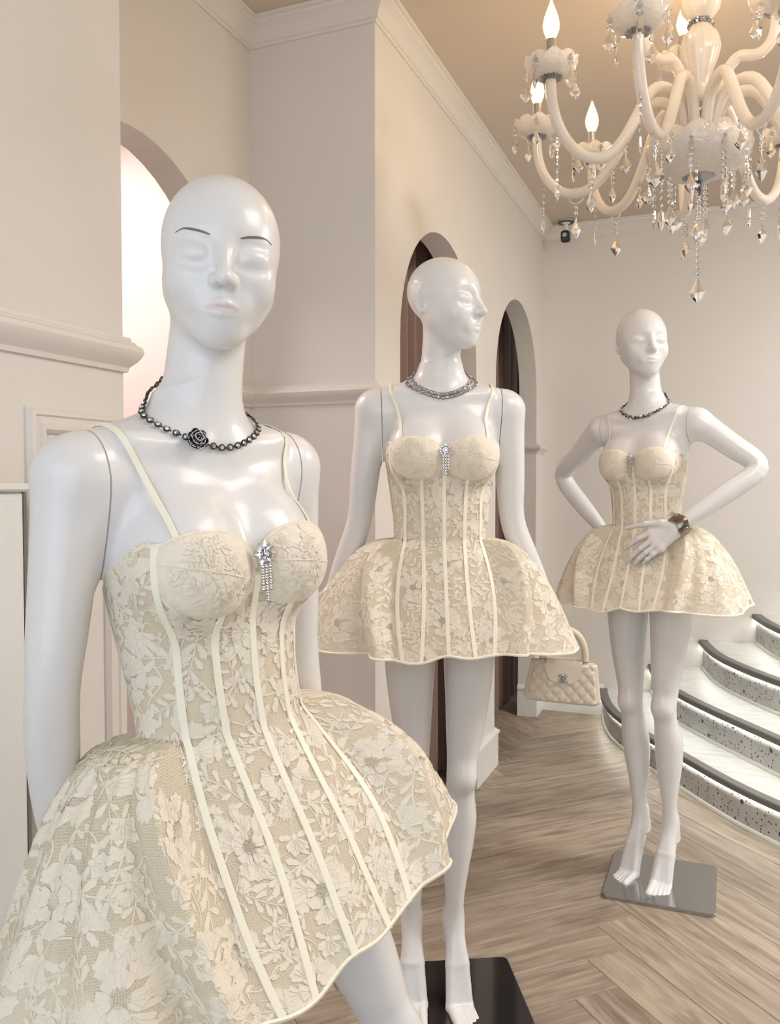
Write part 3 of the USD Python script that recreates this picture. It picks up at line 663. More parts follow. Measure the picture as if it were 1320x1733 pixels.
def build_mannequin(name, label, W4, tilt, head4, neck, legs, arms, seam=.137, ears=True, fine_hand=False, cut=1.30, hh=.0030, hs=.95):
    """tilt: 4x4 of the upper body inside the mannequin's own upright frame; head4: head in the torso frame; neck: (base, top, r0, r1)"""
    root = thing(name, label, 'mannequin', mat4=W4)
    UP = Field(); UP.put(TORSO, np.eye(4))
    ARM = [arm_field(*a[:3]) for a in arms]
    for A, a in zip(ARM, arms):
        if a[3]: add_hand(A, a[2], *a[3])
    HD = Field(); HF = Field()
    for fn, l_, h_, k_, op_ in head_field(ears).ops: HF.add(lambda P, fn=fn: fn(P / hs) * hs, l_ * hs, h_ * hs, k_ * hs, op_)
    HD.put(HF, head4)
    NK = Field(); NK.cone(*neck, k=.03)
    NKH = Field()
    NKH.ops = UP.ops + [(fn, lo, hi, .035, op) for fn, lo, hi, k, op in NK.ops]
    # head is blended on as one field so that its carved details stay on the head
    hlo, hhi = HD.bounds()
    def upper(P):
        d = NKH(P)
        m = np.nonzero(((P > hlo - .05) & (P < hhi + .05)).all(1))[0]
        if len(m): d[m] = smin(d[m], HD(P[m]), .022)
        return d
    LG = Field()
    for l in legs: add_leg(LG, *l)
    Ti = rigid_inverse(tilt)
    def shoulders(P, d):
        for A, s in zip(ARM, (-1, 1)):
            m = np.nonzero((P[:, 2] > 1.27) & (P[:, 0] * s > .06) & (P[:, 0] * s < .24))[0]
            if len(m): d[m] = smin(d[m], A(P[m]), .03)
        return d
    def cutplane(P, s): return P[:, 0] * s - (seam + (P[:, 2] - 1.40) * .03)
    def body(P, cut=True):
        Q = (P - tilt[:3, 3]) @ tilt[:3, :3]
        d = shoulders(Q, upper(Q))
        hi = Q[:, 2] > 1.26
        for s in (-1, 1):
            if cut: d = np.where(hi, np.maximum(d, cutplane(Q, s)), d)
        m = np.nonzero(P[:, 2] < 1.0)[0]
        if len(m): d[m] = smin(d[m], LG(P[m]), .03)
        return d
    llo, lhi = LG.bounds(); ulo, uhi = UP.bounds()
    c = np.array([[x, y, z, 1] for x in (ulo[0], uhi[0]) for y in (ulo[1], uhi[1]) for z in (ulo[2], hhi[2])]) @ tilt.T
    lo, hi = np.minimum(llo, c[:, :3].min(0)), np.maximum(lhi, c[:, :3].max(0)); lo[2] = max(lo[2], -.002)
    hw = np.array([[x, y, z, 1] for x in (hlo[0], hhi[0]) for y in (hlo[1], hhi[1]) for z in (hlo[2], hhi[2])]) @ tilt.T
    lo, hi = np.minimum(lo, hw[:, :3].min(0) - .01), np.maximum(hi, hw[:, :3].max(0) + .01); lo[2] = max(lo[2], -.002)
    P, T, N = polygonise(body, lo, hi, hh)
    def seam_fix(P, N, smooth, plane, h, n):
        """rim vertices of a cut: back onto the uncut skin, then exactly onto the cutting plane"""
        c = plane(P); m = np.nonzero((np.abs(c) < h * 1.05) & (np.abs(smooth(P)) < h * 1.3))[0]
        if len(m) == 0: return P, N
        q = P[m]
        for _ in range(4):
            q = q - plane(q)[:, None] * n; g = fgrad(smooth, q); gt = g - (g @ n)[:, None] * n
            q = q - np.clip(smooth(q), -h, h)[:, None] * gt / np.maximum((gt * gt).sum(1), .2)[:, None]
        P, N = P.copy(), N.copy(); P[m] = q - plane(q)[:, None] * n; N[m] = fgrad(smooth, P[m]); return P, N
    uncut = lambda P: body(P, False)
    for s in (-1, 1):
        pl = lambda P, s=s: np.where(((P - tilt[:3, 3]) @ tilt[:3, :3])[:, 2] > 1.262, cutplane((P - tilt[:3, 3]) @ tilt[:3, :3], s), 9.)
        P, N = seam_fix(P, N, uncut, pl, hh, tilt[:3, :3] @ V(s, 0, 0))
    obj('body', (P, T), 'mannequin_gloss', root, normals=N)
    for A, s, ar in zip(ARM, (-1, 1), arms):
        def arm(P, A=A, s=s, cut=True):
            da = A(P); d = da.copy()
            m = np.nonzero((P[:, 2] > 1.27) & (P[:, 0] * s < .26))[0]
            if len(m): d[m] = np.maximum(smin(NKH(P[m]), da[m], .03), da[m] - .03)
            return np.where(P[:, 2] > 1.20, np.maximum(d, -(cutplane(P, s) - .0020)), d) if cut else d
        lo, hi = A.bounds()
        ha = .0024 if (fine_hand and ar[3]) else .0030
        p, t, n = polygonise(arm, lo - .02, hi + .02, ha)
        p, n = seam_fix(p, n, lambda P: arm(P, cut=False), lambda P: np.where(P[:, 2] > 1.2, cutplane(P, s) - .0020, 9.), ha, V(s, 0, 0))
        obj('arm', (p, t), 'mannequin_gloss', root, normals=n, mat4=tilt)
    def full(P):                          # outer skin of the upper body in the torso frame
        return shoulders(P, upper(P))
    return root, full, upper

def onto(f, P, off=0., steps=6):
    P = np.array(P, float)
    for _ in range(steps):
        g = fgrad(f, P); P = P - np.clip(f(P) - off, -.02, .02)[:, None] * g
    return P, fgrad(f, P)

def place(x, y, yaw): return m4(rotz(yaw), (x, y, 0))
D = math.radians
# leg joints of the standing pose: side, hip, knee, calf(unused), ankle, ball, toe
def legs_std(dx=0, k=0.):
    return [(-1, V(-.072, .012, .905), V(-.062 + dx * .5, -.012, .535), None, V(-.064 + dx, .040, .165), V(-.066 + dx, -.045, .0185), V(-.070 + dx, -.10, .012)),
            (1, V(.072, .012, .905), V(.048 + dx * .5, -.018, .535), None, V(.036 + dx, .032, .165), V(.044 + dx, -.055, .0185), V(.056 + dx, -.11, .012))]
PLATE = .012
def lift(L, dz=PLATE):
    return [tuple((q + V(0, 0, dz) if isinstance(q, np.ndarray) else q) for q in l) for l in L]

# --- middle mannequin: straight arms, head turned to her left
W_MID = place(-.622, 1.845, D(24))
H_MID = m4(rotz(D(52)) @ rotx(D(2)), (.004, -.012, 1.539))
ARM_MID = [(V(-.158, .018, 1.397), V(-.190, .040, 1.125), V(-.252, .075, .965), ([(-.335, -.005, .925), (-.342, .012, .922), (-.335, .028, .915), (-.320, .042, .910)], [(-.285, .045, .955), (-.290, .058, .948), (-.289, .070, .940), (-.284, .081, .932)], [(-.272, .050, .925), (-.290, .030, .905), (-.305, .015, .893)])),
           (V(.158, .018, 1.397), V(.176, .050, 1.125), V(.262, .085, .955), ([(.292, .055, .868), (.290, .072, .858), (.286, .088, .860), (.282, .100, .868)], [(.276, .052, .905), (.278, .066, .900), (.279, .080, .900), (.279, .092, .904)], [(.262, .052, .925), (.268, .036, .905), (.276, .028, .888)]))]
mid_root, MID, _ = build_mannequin('mannequin', 'glossy white mannequin in the middle with its head turned in profile to the right', W_MID, np.eye(4), H_MID, (V(0, .018, 1.425), V(.002, .004, 1.575), .049, .043), lift(legs_std()), ARM_MID)

# --- far mannequin: hands on hips
W_FAR = place(-.228, 2.677, D(-19))
T_FAR = m4(roty(D(-1.6)), V(0, 0, .86) - roty(D(-1.6)) @ V(0, 0, .86))
H_FAR = m4(rotz(D(44)) @ rotx(D(3)), (-.006, -.012, 1.555))
def fx(vx, z, y): return V((vx - .342 * y) / .94, y, z)
HB = [fx(.020, 1.082, -.128), fx(.026, 1.062, -.136), fx(.036, 1.046, -.138), fx(.050, 1.036, -.136)]
HT = [fx(-.056, 1.032, -.132), fx(-.050, .994, -.137), fx(-.028, .990, -.140), fx(-.002, .992, -.140)]
ARM_FAR = [(V(-.158, .018, 1.400), V(-.370, .125, 1.258), V(-.205, .118, 1.070), ([(-.105, .120, 1.02), (-.11, .130, 1.005), (-.12, .138, .995), (-.135, .14, .99)], [(-.150, .116, 1.045), (-.154, .125, 1.034), (-.160, .132, 1.024), (-.168, .136, 1.018)], [(-.175, .098, 1.07), (-.150, .096, 1.065), (-.13, .1, 1.06)])),
           (V(.158, .018, 1.400), V(.336, .040, 1.262), fx(.092, 1.098, -.112), (HT, HB, [fx(.052, 1.108, -.122), fx(.005, 1.106, -.128), fx(-.050, 1.094, -.120)]))]
far_root, FAR, _ = build_mannequin('mannequin', 'glossy white mannequin by the stairs standing hands on hips', W_FAR, T_FAR, H_FAR, (V(0, .018, 1.425), V(-.004, .004, 1.58), .049, .043), lift(legs_std(.030)), ARM_FAR, fine_hand=True)

# --- near mannequin: leaning upper body, painted brows and lips
ROLL, HS_NEAR, TURN = D(3.0), .915, 36
view = 34.3                                # yaw that faces the camera from there
yaw1 = D(view + TURN)
RT = rotz(D(-TURN)) @ roty(-ROLL) @ rotz(D(TURN))      # roll about the line of sight, written in the body's own frame
neck_l = V(0, .018, 1.43)
neck_w = V(0, 0, CAM_H) + 1.03 * (fwd + (323 - 660) / FPX * rgt - (755 - 866.5) / FPX * upv)
hip_w = neck_w - (rotz(yaw1) @ RT) @ (neck_l - V(0, .01, .86))
W_NEAR = place(hip_w[0], hip_w[1], yaw1)
Rw = rotz(yaw1)
T_NEAR = m4(RT, Rw.T @ (neck_w - V(hip_w[0], hip_w[1], 0)) - RT @ neck_l)
drop = (RT @ V(0, .01, .86) + T_NEAR[:3, 3])[2] - .86
H_NEAR = m4(rotz(D(-TURN)) @ roty(D(6)) @ rotz(D(3)) @ rotx(D(8)), (.016, -.023, 1.550))
ARM_NEAR = [(V(-.158, .018, 1.397), V(-.188, .040, 1.150), V(-.152, .125, .965), None), (V(.158, .018, 1.397), V(.178, .045, 1.130), V(.215, .075, .935), None)]
def hanging(w, s):                          # the relaxed hanging hand of the middle mannequin's left arm, moved to wrist w, side s
    mv = lambda q: tuple((V(*q) - ARM_MID[1][2]) * V(s, 1, 1) + w); h = ARM_MID[1][3]
    return [mv(q) for q in h[0]], [mv(q) for q in h[1]], [mv(q) for q in h[2]]
ARM_NEAR = [(a[0], a[1], a[2], hanging(a[2], s)) for a, s in zip(ARM_NEAR, (-1, 1))]
hz = .90 + drop
VX = rotz(D(-TURN)) @ V(1, 0, 0)             # the photograph's right, in the body's own frame: the hips swing that way
LEG_NEAR = [(-1, V(-.060, .012, hz) + VX * .050, V(-.035, -.005, .50) + VX * .060, None, V(-.04, .030, .135) + VX * .05, V(-.044, -.055, .0185) + VX * .05, V(-.048, -.11, .012) + VX * .05),
            (1, V(.068, .012, hz) + VX * .055, V(.035, -.010, .50) + VX * .185, None, V(.04, .030, .135) + VX * .30, V(.044, -.055, .0185) + VX * .30, V(.05, -.11, .012) + VX * .30)]
near_root, NEAR, NEAR_UP = build_mannequin('mannequin', 'largest glossy white mannequin, nearest, with thin painted brown eyebrows and pale pink lips', W_NEAR, T_NEAR, H_NEAR, (V(.006, .016, 1.425), V(.020, -.010, 1.588), .049, .045), LEG_NEAR, ARM_NEAR, hh=.0026, hs=HS_NEAR)
# base plates
def plate(root, sx, sy, rot, c, m):
    p = sg.box(-sx / 2 + .016, -sy / 2 + .016, sx / 2 - .016, sy / 2 - .016).buffer(.016, quad_segs=6)
    v = []; R = np.asarray(p.exterior.coords)[:-1]; n = len(R)
    for sc_, z in ((0, 0), (1, 0), (1, .0095), (.992, .0115), (0, .0115)): v.append(np.c_[R * sc_, np.full(n, z)])
    obj('base_plate', tf((np.vstack(v), gridfaces(5, n, True)), m4(rotz(rot), (*c, 0.0003))), m, root, smooth=30, label='flat polished metal base plate')
inv = lambda W, p: (rigid_inverse(W) @ V(*p, 0, 1))[:2]
plate(mid_root, .36, .36, D(28 - 24), inv(W_MID, (-.590, 1.822)), 'black_mirror')
plate(far_root, .315, .325, D(19), inv(W_FAR, (-.178, 2.650)), 'brushed_steel')
plate(near_root, .46, .40, D(0), (VX * .16)[:2], 'black_mirror')
# painted face of the near mannequin, thin films on the skin
H4 = H_NEAR
def on_face(pts, off):
    P = HS_NEAR * np.asarray(pts) @ H4[:3, :3].T + H4[:3, 3]; return onto(NEAR_UP, P, off)
for s in (-1, 1):
    t = np.linspace(0, 1, 22); x = .0205 + .041 * t; z = .1250 + .0080 * np.sin(t ** 1.25 * 2.3) - .001 * t - .003 * (t > .8) * (t - .8) / .2
    P, N = on_face(np.stack([s * x, -.092 + .028 * t ** 2, z], 1), .0003)
    obj('eyebrow', ribbon(P, N, .0008 + .0020 * np.sin(np.clip(t * 1.05 + .06, 0, 1) * PI) ** .7, .0003), 'brow_paint', near_root, smooth=40, mat4=T_NEAR, label='thin painted brown eyebrow')
for nm, zz, top in (('upper_lip', .0455, True), ('lower_lip', .0378, False)):
    nx, nz = 25, 7; xs = np.linspace(-.0185, .0185, nx); G = []
    for j in range(nz):
        q = j / (nz - 1); w = 1 - (xs / .0192) ** 2
        z = .0433 + (.0003 + (q * .0056 * (w ** .7) * (1 - .18 * np.exp(-(xs / .004) ** 2)) if top else -.0009 - q * .0054 * w ** .7))
        z = z - .0020 * (xs / .0185) ** 2
        G.append(np.stack([xs, -.102 + .015 * (xs / .0185) ** 2, z], 1))
    P, N = on_face(np.array(G).reshape(-1, 3), .00025)
    f = gridfaces(nz, nx); f = f if top else f[:, ::-1]
    obj(nm, (P, f), 'lip_paint', near_root, normals=N, mat4=T_NEAR, label='pale pink painted lip')

# ================================================================== THE LACE DRESS (one pattern, worn three times)
ZW, ZT = 1.10, 1.36                        # waist, top of the fitted grid
NU, NZ = 480, 150
ug = np.arange(NU + 1) / NU
A_W, A_H = PchipInterpolator([0, .12, .25, .38, .5], D(1) * V(0, 62, 90, 116, 180)), PchipInterpolator([0, .12, .25, .38, .5], D(1) * V(0, 33, 90, 147, 180))
def sym(fn, u): u = np.asarray(u) % 1.0; return np.where(u <= .5, fn(np.minimum(u, .5)), 2 * PI - fn(np.minimum(1 - u, .5)))
def radial(theta, z, off):
    """distance from the axis to the torso skin in direction theta at height z"""
    d = np.stack([np.sin(theta), -np.cos(theta), 0 * theta], -1); r = np.full(len(theta), .24)
    for _ in range(60):
        P = d * r[:, None]; P[:, 2] = z; r -= np.clip((TORSO(P) - off) * .6, -.01, .05)
    return r
def hem(u):
    t = sym(lambda x: x, u) if False else np.asarray(u) % 1.0
    return .858 + .006 * np.sin(2 * PI * 3 * t + .6) + .005 * np.sin(2 * PI * 7 * t + 2.) - .004 * np.cos(4 * PI * t)
def side_w(u):
    t = np.asarray(u) % 1.0; t = np.minimum(t, 1 - t)
    f = lambda a, b: np.clip((t - a) / (b - a), 0, 1) ** 2 * (3 - 2 * np.clip((t - a) / (b - a), 0, 1))
    return f(.118, .132) * (1 - f(.368, .382))
Rw0 = radial(sym(A_W, ug), np.full(NU + 1, ZW), .004)
def skirt(u, z, inner=False, Rw=None):
    u = np.asarray(u, float); h = hem(u); s = np.clip((ZW - z) / (ZW - h), 0, 1.15)
    th = sym(A_W, u) + (sym(A_H, u) - sym(A_W, u)) * s ** .85
    n = 2.3; a_, b_ = .310, np.where(np.cos(th) > 0, .190, .200)
    Rh = (np.abs(np.sin(th) / a_) ** n + np.abs(np.cos(th) / b_) ** n) ** (-1 / n)
    rw = np.interp(u % 1.0, ug, Rw0) if Rw is None else Rw
    fr = rw + (Rh - rw) * s ** 1.10
    if inner:
        Ri = (np.abs(np.sin(th) / .235) ** n + np.abs(np.cos(th) / (b_ - .006)) ** n) ** (-1 / n)
        return th, rw + (Ri - rw) * s ** 1.05 - .004 * (s > 0)
    t = u % 1.0; tt = np.minimum(t, 1 - t); sg_ = np.where(t < .5, 1., 1.35)
    pop = .016 * np.clip(s / .05, 0, 1) ** .7
    si = rw + pop + (Rh - rw - pop) * s ** .50
    q = (tt - .125) / .25
    si = si + .0105 * s ** .8 * np.sin(2 * PI * 3.0 * q * sg_ + 1.1) + .0045 * s ** .4 * np.sin(2 * PI * 10 * q + .7) * np.clip(1.3 - s, 0, 1)
    si = si + .016 * np.exp(-((tt - .140) / .012) ** 2) * s ** .6 - .012 * np.exp(-((tt - .162) / .010) ** 2) * s ** .5
    fr = fr + .0025 * s * np.sin(2 * PI * 9 * t)
    w = side_w(u)
    return th, fr + (si - fr) * w
zg = np.r_[np.linspace(.80, ZW, 90), np.linspace(ZW, ZT, 61)[1:]]
def surf_grid(inner=False, off=.004):
    G = np.zeros((len(zg), NU + 1, 3)); top = np.array([np.nan])
    rw = radial(sym(A_W, ug), np.full(NU + 1, ZW), off)
    for i, z in enumerate(zg):
        if z <= ZW: th, r = skirt(ug, z, inner, rw)
        else: th = sym(A_W, ug); r = radial(th, np.full(NU + 1, z), off)
        G[i] = np.stack([r * np.sin(th), -r * np.cos(th), np.full(NU + 1, z)], 1)
    G[:, -1] = G[:, 0]
    return G
GO, GI = surf_grid(False, .0045), surf_grid(True, .0025)
class Sheet:
    def __init__(self, G):
        pad = 6; u = np.r_[ug[:-1][-pad:] - 1, ug, ug[1:pad + 1] + 1]; Gp = np.concatenate([G[:, :-1][:, -pad:], G, G[:, 1:pad + 1]], 1)
        self.s = [RectBivariateSpline(zg, u, Gp[..., k], kx=1, ky=1) for k in range(3)]
    def p(self, u, z): u = np.asarray(u) % 1.0; z = np.clip(z, zg[0], zg[-1]); return np.stack([s.ev(z, u) for s in self.s], -1)
    def n(self, u, z, e=.004):
        a = self.p(u + e, z) - self.p(u - e, z); b = self.p(u, z + e) - self.p(u, z - e); n = np.cross(a, b)
        return n / np.maximum(np.linalg.norm(n, axis=-1, keepdims=True), 1e-9)
SO, SI = Sheet(GO), Sheet(GI)
def ztop(u):
    """neckline: sweetheart front (under the cups), level at the sides, lower at the back"""
    t = np.minimum(np.asarray(u) % 1.0, 1 - np.asarray(u) % 1.0)
    return PchipInterpolator([0, .015, .05, .095, .125, .18, .25, .36, .5], [1.296, 1.300, 1.318, 1.322, 1.322, 1.308, 1.292, 1.268, 1.262])(t)
def cloth(sheet, low, nv=130, nu=NU, skip=None):
    u = np.arange(nu) / nu; t = np.linspace(0, 1, nv)[:, None]
    U = np.broadcast_to(u, (nv, nu)); Z = low(u)[None] + (ztop(u) - low(u))[None] * t
    P = sheet.p(U.ravel(), Z.ravel()); return P, gridfaces(nv, nu, True), U.ravel(), Z.ravel()
PARTS = []
def part(name, mesh, m, parent=None, **k): PARTS.append((name, mesh, m, parent, k)); return len(PARTS) - 1
dress0 = None
P, F, U, Z = cloth(SI, lambda u: hem(u) + .022)
part('lining', (P, F), 'lining', dress0, smooth=True, label='plain nude lining under the lace')
P, F, U, Z = cloth(SO, hem)
arc = np.r_[0, np.cumsum(np.linalg.norm(np.diff(SO.p(ug, np.full(NU + 1, .93)), axis=0), axis=1))]
part('lace_net', (P, F), 'lace_net', dress0, smooth=True, uv=np.stack([np.interp(U, ug, arc), Z], 1), label='sheer cream net of the dress')
# hem binding and neckline binding
u = np.arange(NU) / NU
p = SO.p(u, hem(u)); part('hem_binding', tube(p + SO.n(u, hem(u) + .01) * .0005, .0030, 6, closed=True), 'satin_tape', dress0, smooth=50)
# five boning tapes on the front
def tape_u(k, z):
    """u along a tape: k = -2..2"""
    s = np.clip((ZW - z) / (ZW - .850), -1, 1)
    xs = {0: (0, 0, 0), 1: (.060, .046, .060), 2: (.108, .088, .118)}[abs(k)]
    zz = V(1.33, 1.10, .83)
    return np.sign(k) * PchipInterpolator(zz[::-1], xs[::-1])(z)
def u_of_x(x, z):
    """front u whose surface point has the given x at height z"""
    uu = np.linspace(-.2, .2, 400); out = np.zeros(len(z))
    for i, (xx, z_) in enumerate(zip(x, z)):
        q = SO.p(uu, np.full(400, z_))[:, 0]; out[i] = np.interp(xx, np.maximum.accumulate(q), uu)
    return out
TOPZ = {0: 1.275, 1: 1.236, 2: 1.318}
for k in (-2, -1, 0, 1, 2):
    z = np.linspace(TOPZ[abs(k)], .8485, 64); x = tape_u(k, z)
    if abs(k) == 2: uu = np.sign(k) * (.116 + .0 * z) + 0 * z; z2 = z
    else: uu = u_of_x(x, z)
    if abs(k) == 2: zlow = np.clip((ZW - z) / (ZW - .850), 0, 1); uu = np.sign(k) * (.108 - .004 * zlow)
    z = np.maximum(z, hem(uu) + .0005)
    q = SO.p(uu, z); n = SO.n(uu, z)
    part('boning_tape', ribbon(q + n * .0012, n, .0088, .0012), 'satin_tape', dress0, smooth=40)
# cups: padded, seamed across, with a corded edge
CUP = []
for s in (-1, 1):
    cx, cz, rx, rz = s * .0635, 1.286, .0605, .0525
    nr, na = 16, 56; a = np.arange(na) * 2 * PI / na; rows = []
    for r in np.linspace(0, 1, nr):
        ca, sa = np.cos(a), np.sin(a)
        top = np.where(sa > 0, .90 - .06 * np.abs(ca), 1.0)
        x = cx + rx * r * np.sign(ca) * np.abs(ca) ** .80; z = cz + rz * r * np.sign(sa) * np.abs(sa) ** np.where(sa > 0, .62, .9) * top + .004 * r * s * ca
        y = np.full(na, -.20)
        for _ in range(70):
            y += np.clip((TORSO(np.stack([x, y, z], 1)) - .006) * .6, -.004, .02)
            y = np.minimum(y, .02)
        Pp = np.stack([x, y, z], 1); N = fgrad(TORSO, Pp)
        rows.append(Pp + N * (.0055 * (1 - r ** 4)) - N * .004 * (r == 1))
    Pc = np.array(rows)
    nose = s
    f = gridfaces(nr, na, True)
    t = trimesh.Trimesh(Pc.reshape(-1, 3), f[:, ::-1], process=False)
    cup = part('cup', (Pc.reshape(-1, 3), f[:, ::-1]), 'cup_cloth', dress0, smooth=True, label='padded lace covered cup')
    edge = Pc[-2] + (Pc[-1] - Pc[-2]) * .6
    part('cup_piping', tube(edge, .0017, 6, closed=True), 'cup_cloth', cup, smooth=50)
    for ang in (.10,):
        ii = [int(na * q) % na for q in (.5,)]
        line = np.vstack([Pc[::-1, (na // 2 - 1) % na], Pc[1:, na - 2]]); nn = fgrad(TORSO, line)
        part('cup_seam', tube(line[1:-1] + nn[1:-1] * .0002, .0009, 5), 'cup_cloth', cup, smooth=50)
    CUP.append(Pc)
STRAP_ARMS = [arm_field(*a[:3]) for a in ARM_MID]
# shoulder straps over the skin to the back, with a slider on each
for s in (-1, 1):
    ctl = np.array([(s * .090, -.098, 1.272), (s * .094, -.092, 1.315), (s * .101, -.070, 1.365), (s * .109, -.030, 1.425), (s * .112, .015, 1.455), (s * .104, .055, 1.43), (s * .090, .090, 1.36), (s * .080, .10, 1.275), (s * .078, .10, 1.235)])
    t = np.linspace(0, 1, len(ctl)); c = CubicSpline(t, ctl)(np.linspace(0, 1, 46))
    def skin(P):
        d = TORSO(P)
        for A in STRAP_ARMS: d = smin(d, A(P), .03)
        return d
    q, n = onto(skin, c, .0012)
    q, n = onto(skin, gaussian_filter1d(q, 5, axis=0, mode='nearest'), .0012); q = gaussian_filter1d(q, 2, axis=0, mode='nearest'); n = gaussian_filter1d(fgrad(skin, q), 2, axis=0, mode='nearest'); n /= np.linalg.norm(n, axis=1, keepdims=True)
    for _ in range(3): q = q + n * np.maximum(.0016 - skin(q), 0)[:, None]
    st_ = part('shoulder_strap', ribbon(q, n, .0075, .0010), 'satin_tape', dress0, smooth=40)
    part('strap_slider', tube([q[37] + n[37] * .001 + V(a, 0, b) for a, b in ((-.006, -.005), (.006, -.005), (.006, .005), (-.006, .005))], .0011, 6, closed=True), 'chrome', st_, smooth=40, label='small metal strap slider')

# ------------------------------------------------------------------ lace motifs: flat embroidered shapes with a raised cord edge, laid on the sheet
rng = np.random.default_rng(7)
class Lace:
    def __init__(self): self.v, self.f, self.n = [], [], 0
    def shape(self, out, c, h=0., cord=.0011, dome=.0007):
        """out: closed outline (m,2) around centre c"""
        out = np.asarray(out, float); m = len(out); c = np.asarray(c, float)
        rings = [(np.zeros(2), None)]
        mid, inr = c + (out - c) * .55, c + (out - c) * .86
        v = np.vstack([np.r_[c, h + dome][None], np.c_[mid, np.full(m, h + dome * .9)], np.c_[inr, np.full(m, h + dome * .35)], np.c_[c + (out - c) * .94, np.full(m, h + cord)], np.c_[out, np.full(m, h - .0002)]])
        j = np.arange(m); j2 = (j + 1) % m
        f = [np.stack([np.zeros(m, int), 1 + j, 1 + j2], 1)]
        for k in range(3):
            a, b = 1 + k * m, 1 + (k + 1) * m
            f += [np.stack([a + j, b + j, b + j2], 1), np.stack([a + j, b + j2, a + j2], 1)]
        self.v.append(v); self.f.append(np.vstack(f) + self.n); self.n += len(v)
    def line(self, pts, w=.0011, h=.0009):
        pts = np.asarray(pts, float); t = np.gradient(pts, axis=0); t /= np.maximum(np.linalg.norm(t, axis=1, keepdims=True), 1e-9); s = np.stack([-t[:, 1], t[:, 0]], 1) * w
        m = len(pts); v = np.vstack([np.c_[pts - s, np.zeros(m)], np.c_[pts, np.full(m, h)], np.c_[pts + s, np.zeros(m)]])
        g = gridfaces(3, m); self.v.append(v); self.f.append(g[:, ::-1] + self.n); self.n += len(v)
    def get(self): return np.vstack(self.v), np.vstack(self.f)
def petal(L, w, ang, base=0., scal=.07, k=4, m=15, skew=0.):
    t = np.arange(m) * 2 * PI / m; r = 1 + scal * np.cos(k * (t - PI)) * (np.abs(t - PI) < 1.9)
    x = w * .5 * np.sin(t) * r * (1 - .35 * np.cos(t)) ; y = base + L * .5 * (1 - np.cos(t) * r)
    x = x + skew * y
    c, s = math.cos(ang), math.sin(ang); R = np.array([[c, -s], [s, c]])
    return np.stack([x, y], 1) @ R.T, R @ V(skew * (base + L * .55), base + L * .55)
def veins(L, r, a, r0, r1, n, spread, h):
    for d_ in np.linspace(-spread, spread, n):
        q = np.linspace(r0, r1, 6) * r; w = a + d_ * np.linspace(.35, 1, 6); L.line(np.stack([-np.sin(w) * q, np.cos(w) * q], 1), .00045, h)
def rose(seed, r=.037):
    q = np.random.default_rng(seed); L = Lace(); n = q.integers(6, 8)
    for i in range(q.integers(3, 5)):                        # leaves behind the bloom
        a = q.uniform(0, 2 * PI); o, c = petal(r * .75, r * .36, a, r * .70, .16, 9, 20, q.uniform(-.3, .3)); L.shape(o, c, -.0002, .0009, .0003); veins(L, r, a, .75, 1.35, 1, 0, .0010)
    for i in range(n):
        a = 2 * PI * i / n + q.uniform(-.2, .2); o, c = petal(r * .58 * q.uniform(.85, 1.15), r * .70 * q.uniform(.85, 1.15), a, r * .44, .15, 8, 26, q.uniform(-.3, .3)); L.shape(o, c, .0003 * (i % 3), .0010, .0003); veins(L, r, a, .5, .9, 4, .26, .0013 + .0003 * (i % 3))
    for i in range(5):
        a = 2 * PI * (i + .5) / 5 + q.uniform(-.25, .25); o, c = petal(r * .44, r * .50, a, r * .15, .12, 6, 18, q.uniform(-.25, .25)); L.shape(o, c, .0010, .0009, .0003); veins(L, r, a, .2, .52, 3, .3, .0020)
    for k in range(-3, 4):                                    # the woven heart: an oval grid
        w = math.sqrt(max(1 - (k / 3.6) ** 2, 0)) * r * .25
        L.line([(k * r * .065, -w), (k * r * .065, 0), (k * r * .065, w)], .0005, .0027); L.line([(-w, k * r * .065), (0, k * r * .065), (w, k * r * .065)], .0005, .0027)
    return L.get()
def blossom(seed, r=.020):
    """half-open bud: a fan of ruffled petals on a calyx with two leaves"""
    q = np.random.default_rng(seed); L = Lace()
    for s in (-1, 1):
        o, c = petal(r * 1.0, r * .42, s * q.uniform(1.7, 2.5), r * .1, .15, 7, 14, .2 * s); L.shape(o, c, 0, .0009, .0003)
    for a in (-.75, -.25, .3, .8):
        a += q.uniform(-.1, .1); o, c = petal(r * q.uniform(.9, 1.2), r * .58, a, r * .08, .14, 6, 16); L.shape(o, c, .0003, .0010, .0003); veins(L, r, a, .3, .95, 2, .12, .0014)
    o, c = petal(r * .5, r * .42, PI, -r * .25, .05, 3, 10); L.shape(o, c, .0006, .0010)
    L.line([(0, -r * .2), (q.uniform(-.3, .3) * r, -r * .9), (q.uniform(-.8, .8) * r, -r * 1.5)], .0009, .0011)
    return L.get()
def spray(seed, r=.034):
    """a curling stem with pairs of leaves"""
    q = np.random.default_rng(seed); L = Lace()
    t = np.linspace(0, 1, 14); bend = q.uniform(-1, 1)
    stem = np.stack([bend * r * .5 * np.sin(t * 2.2), (t - .5) * 2 * r], 1); L.line(stem, .0009, .0011)
    for i, k in enumerate((2, 5, 8, 11, 13)):
        for s in ((-1, 1) if k < 13 else (0,)):
            ln = r * q.uniform(.42, .62); a = s * q.uniform(.7, 1.1)
            o, c = petal(ln, ln * .42, a, .001, .12, 6, 12, .15 * s); L.shape(o + stem[k], c + stem[k], 0, .0010, .0005)
    return L.get()
